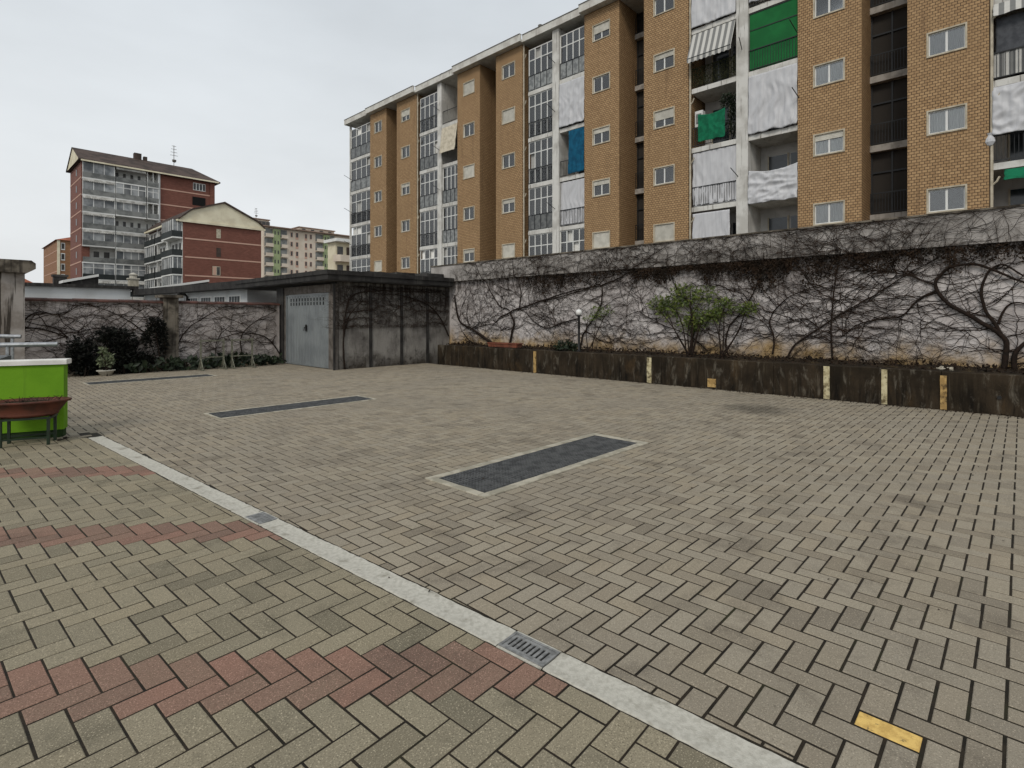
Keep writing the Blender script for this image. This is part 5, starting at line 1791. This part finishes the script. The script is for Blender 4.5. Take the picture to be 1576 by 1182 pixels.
# roof: ridge along X, pale gable end, hipped at the right end
rz = 33.0
m = MB()
ya, yb, ym = TY - .9, TY + TD + .6, TY + TD / 2
m.add([(TX0 - .6, ya, ez), (TX1 + .9, ya, ez - .1), (TX1 + .9, yb, ez), (TX0 - .6, yb, ez), (TX0 - .6, ym, rz), (TX1 - 2.5, ym, rz),
       (TX0 - .6, ya, ez + .25), (TX1 + .9, ya, ez + .15), (TX1 + .9, yb, ez + .25), (TX0 - .6, yb, ez + .25), (TX0 - .6, ym, rz + .25), (TX1 - 2.5, ym, rz + .25)],
      [(0, 3, 2, 1), (6, 7, 11, 10), (7, 8, 11), (8, 9, 10, 11), (0, 1, 7, 6), (1, 2, 8, 7), (2, 3, 9, 8)])
P(m, "roof", M['roof_brown'], tw_)
m = MB(); m.add([(TX0 - .45, ya + .1, ez), (TX0 - .45, yb - .1, ez), (TX0 - .45, ym, rz + .1), (TX0, ya + .1, ez), (TX0, yb - .1, ez), (TX0, ym, rz + .1)], [(0, 2, 1), (0, 3, 5, 2), (1, 2, 5, 4)]); P(m, "gable", M['cream_wall'], tw_)
m = MB(); m.box(TX0 - .2, TX1 + .6, ya - .12, ya - .003, ez - .15, ez + .12); P(m, "gutter", M['cream_wall'], tw_)
cxx = xs_(226); m = MB(); m.box(cxx - .9, cxx + .3, ym - .5, ym + .5, rz - .5, rz + 1.3); m.box(cxx + .7, cxx + 1.3, ym - .4, ym + .4, rz - .5, rz + .9); P(m, "chimney", M['roof_brown'], tw_)
def antenna(root, x, y, z, h):
    m = MB(); m.tube([(x, y, z), (x, y, z + h)], .06, 5)
    for q in range(4):
        zz = z + h * (.55 + .14 * q); m.tube([(x - .7 + q * .1, y, zz), (x + .7 - q * .1, y, zz)], .04, 4)
    m.lathe([(.02, z + h * .22), (.35, z + h * .25), (.4, z + h * .34)], 10, (x, y - .2)); P(m, "antenna", M['pipe_grey'], root)
antenna(tw_, xs_(281), ym, rz - .2, 4.6)

# --- gabled red brick block in front of it
GX0, GX1, GY = 27.9, 40.5, 100.3
gb = thing("gabled_block", "lower red brick block with pale gable and white corner balconies", "building", ((GX0 + GX1) / 2, GY, 0))
ge = 17.7
m = MB(); m.box(GX0 + .02, GX1, GY, GY + 20.5, -1, ge); P(m, "brick_wall", M['red_brick'], gb)
gzs = [14.6, 11.55, 8.5, 5.45, 2.4]
for z in gzs:
    m = MB(); m.box(GX0 + .3, GX1 + .02, GY - .04, GY - .002, z, z + .22); P(m, "string_course", M['band_line'], gb)
gx = lambda px: ony(px, 400, GY)[0]
for z, kind in ((16.0, 'shut'), (12.8, 'dark'), (9.6, 'pair'), (6.6, 'dark')):
    xa, xc = gx(333), gx(339.5)
    if kind == 'pair': xa, xc = gx(327), gx(339)
    m = MB(); m.box(xa, xc, GY - .05, GY - .003, z - .75, z + .8); f_ = P(m, "window", M['stone_trim' if kind != 'dark' else 'roof_brown'], gb)
    if kind == 'pair':
        for a, b in ((.08, .46), (.54, .92)):
            m = MB(); m.box(xa + (xc - xa) * a, xa + (xc - xa) * b, GY - .07, GY - .051, z - .65, z + .7); P(m, "pane", M['window_dark' if a > .5 else 'band_line'], f_)
m = MB()
ap = (gx(344.5), 21.3)
gp = [(GX0 - .6, ge), (GX0 + 1.3, ge + 1.75), ap, (GX1 - .6, ge + 1.0), (GX1 + .5, ge)]
m.add([(x, GY - .25, z) for x, z in gp] + [(x, GY + .3, z) for x, z in gp], [(4, 3, 2, 1, 0)[::-1], (5, 6, 7, 8, 9)[::-1]] + [(i, (i + 1) % 5, 5 + (i + 1) % 5, 5 + i) for i in range(5)])
P(m, "gable", M['cream_wall'], gb)
m = MB()
for (xa, za), (xc, zc) in zip(gp, gp[1:]):
    m.add([(xa, GY - .55, za + .02), (xc, GY - .55, zc + .02), (xc, GY + 20.6, zc + .02), (xa, GY + 20.6, za + .02), (xa, GY - .55, za + .28), (xc, GY - .55, zc + .28), (xc, GY + 20.6, zc + .28), (xa, GY + 20.6, za + .28)],
          [(0, 3, 2, 1), (4, 5, 6, 7), (0, 1, 5, 4), (2, 3, 7, 6)])
P(m, "roof", M['roof_brown'], gb)
m = MB(); m.box(GX0 - .7, GX1 + .6, GY - .4, GY - .252, ge - .35, ge - .002); m.box(GX0 - .9, GX0 - .62, GY - .4, GY + 20, ge - .3, ge - .002); P(m, "eaves", M['cream_wall'], gb)
# balcony side (faces -X)
m = MB(); m.box(GX0 - .02, GX0 + .018, GY + .02, GY + 20.4, -1, ge - .31); P(m, "balcony_wall", M['far_white'], gb)
for k in range(6):
    z = 14.75 - 3.05 * k
    for b, (ya_, yb_, out, st) in enumerate(((GY + .05, GY + 6.2, 1.5, 'g'), (GY + 7.2, GY + 12.6, .9, 'o'), (GY + 13.2, GY + 19.8, .9, 'g' if k % 2 else 'o'))):
        m = MB(); m.box(GX0 - out, GX0 - .022, ya_, yb_, z - .12, z + .1); sl = P(m, "balcony", M['far_white'], gb)
        m = MB(); m.box(GX0 - out - .02, GX0 - out + .04, ya_ + .03, yb_ - .03, z + .105, z + 1.1)
        m.box(GX0 - out + .045, GX0 - .03, ya_ + .02, ya_ + .06, z + .105, z + 1.1); P(m, "railing", M['far_rail'], sl)
        if st == 'g' and not (b == 0 and k == 1):
            for q in range(6):
                yy = ya_ + .1 + (yb_ - ya_ - .2) * q / 5
                m = MB(); m.box(GX0 - out + .06, GX0 - out + .16, yy - .07, yy + .07, z + .1, z + 2.9); P(m, "mullion", M['far_white'], sl)
            for q in range(5):
                yy = ya_ + .1 + (yb_ - ya_ - .2) * q / 5
                m = MB(); m.box(GX0 - out + .09, GX0 - out + .12, yy + .08, yy + (yb_ - ya_ - .2) / 5 - .08, z + 1.1, z + 2.85); P(m, "pane", M['far_glass'], sl)
            if b == 0:
                for q in range(3):
                    xx = GX0 - out + .1 + (out - .25) * q / 2
                    m = MB(); m.box(xx, xx + .09, ya_ + .07, ya_ + .16, z + .1, z + 2.9); P(m, "mullion", M['far_white'], sl)
                m = MB(); m.box(GX0 - out + .2, GX0 - .06, ya_ + .1, ya_ + .12, z + 1.1, z + 2.85); P(m, "pane", M['far_glass'], sl)
        else:
            for q in range(3):
                yy = ya_ + .8 + q * 1.9
                m = MB(); m.box(GX0 - .08, GX0 - .024, yy, yy + .9, z + .12, z + 2.3); P(m, "balcony_door", M['window_dark'], sl)
for q in range(3):
    m = MB(); yy = GY + (6.3, 6.9, 12.8)[q]; m.box(GX0 - .5, GX0 - .03, yy, yy + .25, -1, ge - .4); P(m, "downpipe", M['far_white'], gb)

# --- green and pink block farther right
PX0, PY = 71.0, 174.0
PX1 = 108.0
pk = thing("painted_block", "pale pink apartment block with light green stripes far behind", "building", ((PX0 + PX1) / 2, PY, 0))
pe = 30.4
qx = lambda px: ony(px, 400, PY)[0]
m = MB(); m.box(PX0, PX1, PY, PY + 12, -1, pe); P(m, "wall", M['pink_wall'], pk)
for a, b in ((419.6, 430.7), (497, 506.5)):
    m = MB(); m.box(qx(a), qx(b), PY - .4, PY - .003, -1, pe - .3); P(m, "green_stripe", M['green_wall'], pk)
for k in range(10):
    z = pe - 3.05 * (k + 1)
    if z < 3: break
    for a, b in ((407, 419), (431.5, 441.5), (485.5, 496.5), (507, 514.5)):
        m = MB(); m.box(qx(a), qx(b), PY - .06, PY - .004, z + .1, z + 2.7); o_ = P(m, "loggia", M['far_panel'], pk)
        m = MB(); m.box(qx(a), qx(b), PY - 1.1, PY - .062, z - .1, z + .1); m.box(qx(a), qx(b), PY - 1.1, PY - 1.02, z + .101, z + 1.0); P(m, "balcony_front", M['pink_wall'], o_)
    for a, b in ((447, 450.5), (455, 459), (469, 472.5), (476.5, 480)):
        m = MB(); m.box(qx(a), qx(b), PY - .08, PY - .003, z + .7 - (.6 if 454 < a < 474 else 0), z + 2.3); o_ = P(m, "window", M['band_line'], pk)
        m = MB(); m.box(qx(a) + .12, qx(b) - .12, PY - .1, PY - .081, z + .8, z + 2.2); P(m, "pane", M['window_dark'], o_)
    for a in (421.5, 426.5, 499, 503):
        m = MB(); m.box(qx(a), qx(a + 1.9), PY - .45, PY - .402, z + .9, z + 2.0); P(m, "window", M['window_dark'], pk)
m = MB(); m.box(PX0 - .6, PX1 + .6, PY - 1.3, PY + 12.6, pe, pe + .35); P(m, "roof", M['roof_pale'], pk)
for a, b, hh in ((396, 422, 2.8), (469, 523, 1.9)):
    m = MB(); m.box(qx(a), qx(b), PY + 4, PY + 9, pe + .353, pe + hh); o_ = P(m, "penthouse", M['pink_wall'], pk)
    m = MB(); m.box(qx(a) - .3, qx(b) + .3, PY + 3.6, PY + 9.4, pe + hh + .003, pe + hh + .3); P(m, "penthouse_roof", M['roof_pale'], o_)
    for q in range(4):
        xx = qx(a) + (qx(b) - qx(a)) * (q + .3) / 4
        m = MB(); m.box(xx, xx + 1.2, PY + 3.93, PY + 3.998, pe + hh * .45, pe + hh * .85); P(m, "window", M['window_dark'], o_)
antenna(pk, qx(406), PY + 6, pe + 3.1, 3.6)

# --- cream block with curved balconies just left of the tan block
sb = thing("cream_block", "cream block with white balconies squeezed against the tan block", "building", (48, 83, 0))
m = MB(); m.box(45.6, 62, 83, 85.6, -1, 14.2); P(m, "wall", M['cream_wall'], sb)
for k in range(4):
    z = 11.0 - 3.05 * k
    m = MB(); m.prism([(45.2, 81.8), (45.6, 81.4), (49.5, 81.4), (49.5, 82.995), (45.2, 82.995)], z - .1, z + 1.0); o_ = P(m, "balcony", M['pink_wall'], sb)
    m = MB(); m.box(45.9, 46.9, 82.9, 82.997, z + 1.05, z + 2.5); P(m, "balcony_door", M['window_dark'], o_)
    m = MB(); m.box(47.6, 48.8, 82.9, 82.997, z + 1.05, z + 2.5); P(m, "window", M['roof_brown'], o_)
m = MB(); m.box(45.0, 62.4, 81.6, 85.9, 14.203, 14.7); P(m, "roof", M['far_white'], sb)

# --- brown block at far left
bb = thing("brown_block", "narrow brown brick block left of the red tower", "building", (29, 194, 0))
m = MB(); m.box(23.3, 35, 194, 222, -1, 23.2); P(m, "brick_wall", M['brown_brick'], bb)
for k in range(8):
    z = 21.6 - 2.9 * k
    m = MB(); m.box(23.26, 23.298, 194.3, 222, z - 1.3, z - 1.1); P(m, "string_course", M['band_line'], bb)
    m = MB(); m.box(24.0, 24.9, 193.9, 193.997, z - 1.1, z + .9); o_ = P(m, "window", M['far_white'], bb)
    m = MB(); m.box(24.15, 24.75, 193.86, 193.898, z - .8, z + .7); P(m, "pane", M['window_dark'], o_)
m = MB(); m.box(23.2, 23.8, 193.7, 193.998, -1, 23.2); P(m, "corner_strip", M['cream_wall'], bb)
m = MB(); m.add([(22.8, 193.4, 23.203), (35.5, 193.4, 23.203), (35.5, 222.5, 23.203), (22.8, 222.5, 23.203), (29, 200, 25.6), (29, 216, 25.6)], [(0, 3, 2, 1), (0, 1, 4), (1, 2, 5, 4), (2, 3, 5), (3, 0, 4, 5)]); P(m, "roof", M['roof_tile'], bb)

# --- low tiled house at far left
lh = thing("tiled_house", "low house with red tiled roof seen over the back wall", "house", (3, 80, 0))
hx1 = ony(63, 420, 80)[0]
m = MB(); m.box(-9, hx1 - .8, 80, 90, -1, 5.0); P(m, "wall", M['cream_wall'], lh)
m = MB(); m.add([(-10, 79.2, 5.003), (hx1, 79.2, 5.003), (hx1, 91, 5.003), (-10, 91, 5.003), (-6, 85, 7.4), (hx1 - 3, 85, 7.4)], [(0, 3, 2, 1), (0, 1, 5, 4), (1, 2, 5), (2, 3, 4, 5), (3, 0, 4)]); P(m, "roof", M['roof_tile'], lh)
for k in range(5):
    m = MB(); m.box(hx1 - 2.2 - k * 2.2, hx1 - 1.2 - k * 2.2, 79.93, 79.997, 3.0, 4.6); P(m, "window", M['window_dark'], lh)
m = MB(); m.box(hx1 - 6, hx1 - 3.2, 83.5, 86.5, 6.0, 8.2); P(m, "chimney", M['brown_brick'], lh)

# ------------------------------------------------------------------ green ramp wall, railing, planter bowl
M['green_paint'] = simple("green_masonry_paint", lin(106, 152, 30), lin(98, 144, 26), 2.5, dirt=lin(86, 116, 40), dscale=3.5, dlo=.55, dhi=.8, streak=lin(74, 104, 30), slo=.58, shi=.85, rough=.85, bump=(70, .5, .006))
M['green_base'] = simple("painted_plinth", lin(40, 62, 26), lin(30, 44, 22), 5)
M['white_cap'] = simple("white_coping", lin(226, 224, 218), lin(208, 206, 198), 3, rough=.7)
M['steel'] = simple("galvanised_tube", lin(172, 174, 176), lin(150, 152, 154), 20, rough=.35, spec=.5, metal=.6)
M['dark_green_metal'] = simple("green_stand", lin(26, 44, 26), lin(20, 34, 20), 9, rough=.5, spec=.4)
gcx, gcy = gnd(99, 672.5)
gl_, gr_ = gnd(0, 680), gnd(98, 672.5)
gang = math.atan2(gr_[1] - gl_[1], gr_[0] - gl_[0])
gw = thing("ramp_wall", "bright green low wall with white coping at the left edge", "wall", (gr_[0], gr_[1], 0), gang)
m = MB(); m.box(-3.2, 0, 0, .17, .1, .93); m.build("wall_face", M['green_paint'], gw)
m = MB(); m.box(-3.2, -.012, .012, .16, -.02, .098); m.build("plinth", M['green_base'], gw)
m = MB(); m.extrude([(-.03, .933), (-.03, .985), (-.02, .995), (.19, .995), (.20, .985), (.20, .933)], 'x', -3.2, .035); m.build("coping", M['white_cap'], gw)
m = MB(); m.box(-3.2, -.72, .173, 2.0, -.02, .35); m.build("ramp_block", M['pillar'], gw)
rl = thing("ramp_railing", "galvanised tube railing behind the green ramp wall", "railing", (gr_[0], gr_[1], 0), gang)
m = MB(); m.tube([(-3.2, .9, 1.16), (-.28, .9, 1.155)], .034, 10); m.build("top_rail", M['steel'], rl)
m = MB(); m.tube([(-3.2, 1.75, 1.34), (-.92, 1.75, 1.245)], .03, 10); m.build("top_rail", M['steel'], rl)
for x, y, h in ((-.82, .9, 1.13), (-2.2, .9, 1.13), (-1.02, 1.75, 1.22), (-2.4, 1.75, 1.28)):
    m = MB(); m.tube([(x, y, .35), (x, y, h)], .022, 8); m.build("post", M['steel'], rl)
t = thing("ramp_cover", "grey sloping metal cover over the ramp behind the green wall", "cover", (gr_[0], gr_[1], 0), gang)
m = MB(); m.add([(-3.2, .4, 1.0), (-.95, .4, .92), (-.75, .8, 1.02), (-3.2, .8, 1.10), (-3.2, .4, .94), (-.95, .4, .86), (-.75, .8, .96), (-3.2, .8, 1.04)], [(0, 1, 2, 3), (7, 6, 5, 4), (0, 4, 5, 1), (1, 5, 6, 2), (2, 6, 7, 3)]); m.build("cover_sheet", M['rail_grey'], t)
# planter bowl on stand
M['terracotta_dark'] = simple('aged_terracotta', lin(96, 54, 40), lin(76, 42, 31), 6, dirt=lin(58, 42, 34), dscale=5, dlo=.45, rough=.6, spec=.3, bump=(50, .2))
bx, by = -.27, -.32
pb = thing("planter_stand", "dark green metal stand in front of the green wall", "plant stand", (gr_[0], gr_[1], 0), gang)
for sx_, sy_ in ((-.21, -.13), (.23, -.13), (-.21, .13), (.23, .13)):
    m = MB(); m.box(bx + sx_ - .014, bx + sx_ + .014, by + sy_ - .014, by + sy_ + .014, 0.0, .31); m.build("leg", M['dark_green_metal'], pb)
m = MB()
m.box(bx - .235, bx + .255, by - .145, by - .117, .311, .335); m.box(bx - .235, bx + .255, by + .117, by + .145, .311, .335)
m.box(bx - .235, bx - .207, by - .116, by + .116, .311, .335); m.box(bx + .227, bx + .255, by - .116, by + .116, .311, .335)
m.build("top_frame", M['dark_green_metal'], pb)
m = MB(); m.box(bx - .195, bx + .215, by - .14, by - .12, .08, .1); m.box(bx - .195, bx + .215, by + .12, by + .14, .08, .1); m.build("lower_rail", M['dark_green_metal'], pb)
bw_ = thing("planter_bowl", "oval terracotta planter bowl resting on the green stand", "planter", (gr_[0], gr_[1], 0), gang)
m = MB()
prof = [(.01, .337), (.25, .337), (.27, .345), (.30, .36), (.302, .372), (.30, .376), (.385, .50), (.415, .505), (.425, .515), (.425, .53), (.41, .535), (.38, .52), (.36, .49)]
m.lathe(prof, 48, (bx, by), 1.0, .56); m.build("bowl", M['terracotta_dark'], bw_, None, True)
m = MB(); m.lathe([(.001, .515), (.2, .512), (.375, .50)], 36, (bx, by), 1.0, .56); m.build("soil", M['soil'], bw_, None, True)
m = MB(); rn = random.Random(3)
for _ in range(40):
    a = rn.uniform(0, 6.28); r_ = rn.uniform(.05, .36)
    b0 = Vector((bx + r_ * math.cos(a), by + .56 * r_ * math.sin(a), .51))
    e0_ = b0 + Vector((rn.gauss(0, .05), rn.gauss(0, .04), rn.uniform(.01, .07)))
    m.tube([b0, b0.lerp(e0_, .5) + Vector((0, 0, .01)), e0_], .003, 3)
tag(m.build("dry_stalks", M['twig'], bw_), kind="stuff")
# fallen leaves by the stand
rn = random.Random(9)
for k, lab in enumerate(("curled brown leaf on the blocks by the stand leg, larger", "small brown leaf beside the larger curled leaf")):
    m = MB(); m.leaf(Vector((0, 0, .0)), Vector((1, .2, .15)), Vector((0, 0, 1)), .11 - .03 * k, .06); m.leaf(Vector((0, 0, .0)), Vector((.6, .8, .3)), Vector((0, .2, 1)), .08, .05)
    o = m.build("fallen_leaf", M['dead_leaf']); q = gnd(88 + 9 * k, 680 - 3 * k)
    o.location = (q[0], q[1], .006); tag(o, lab, "leaf", "fallen leaves near the green wall")
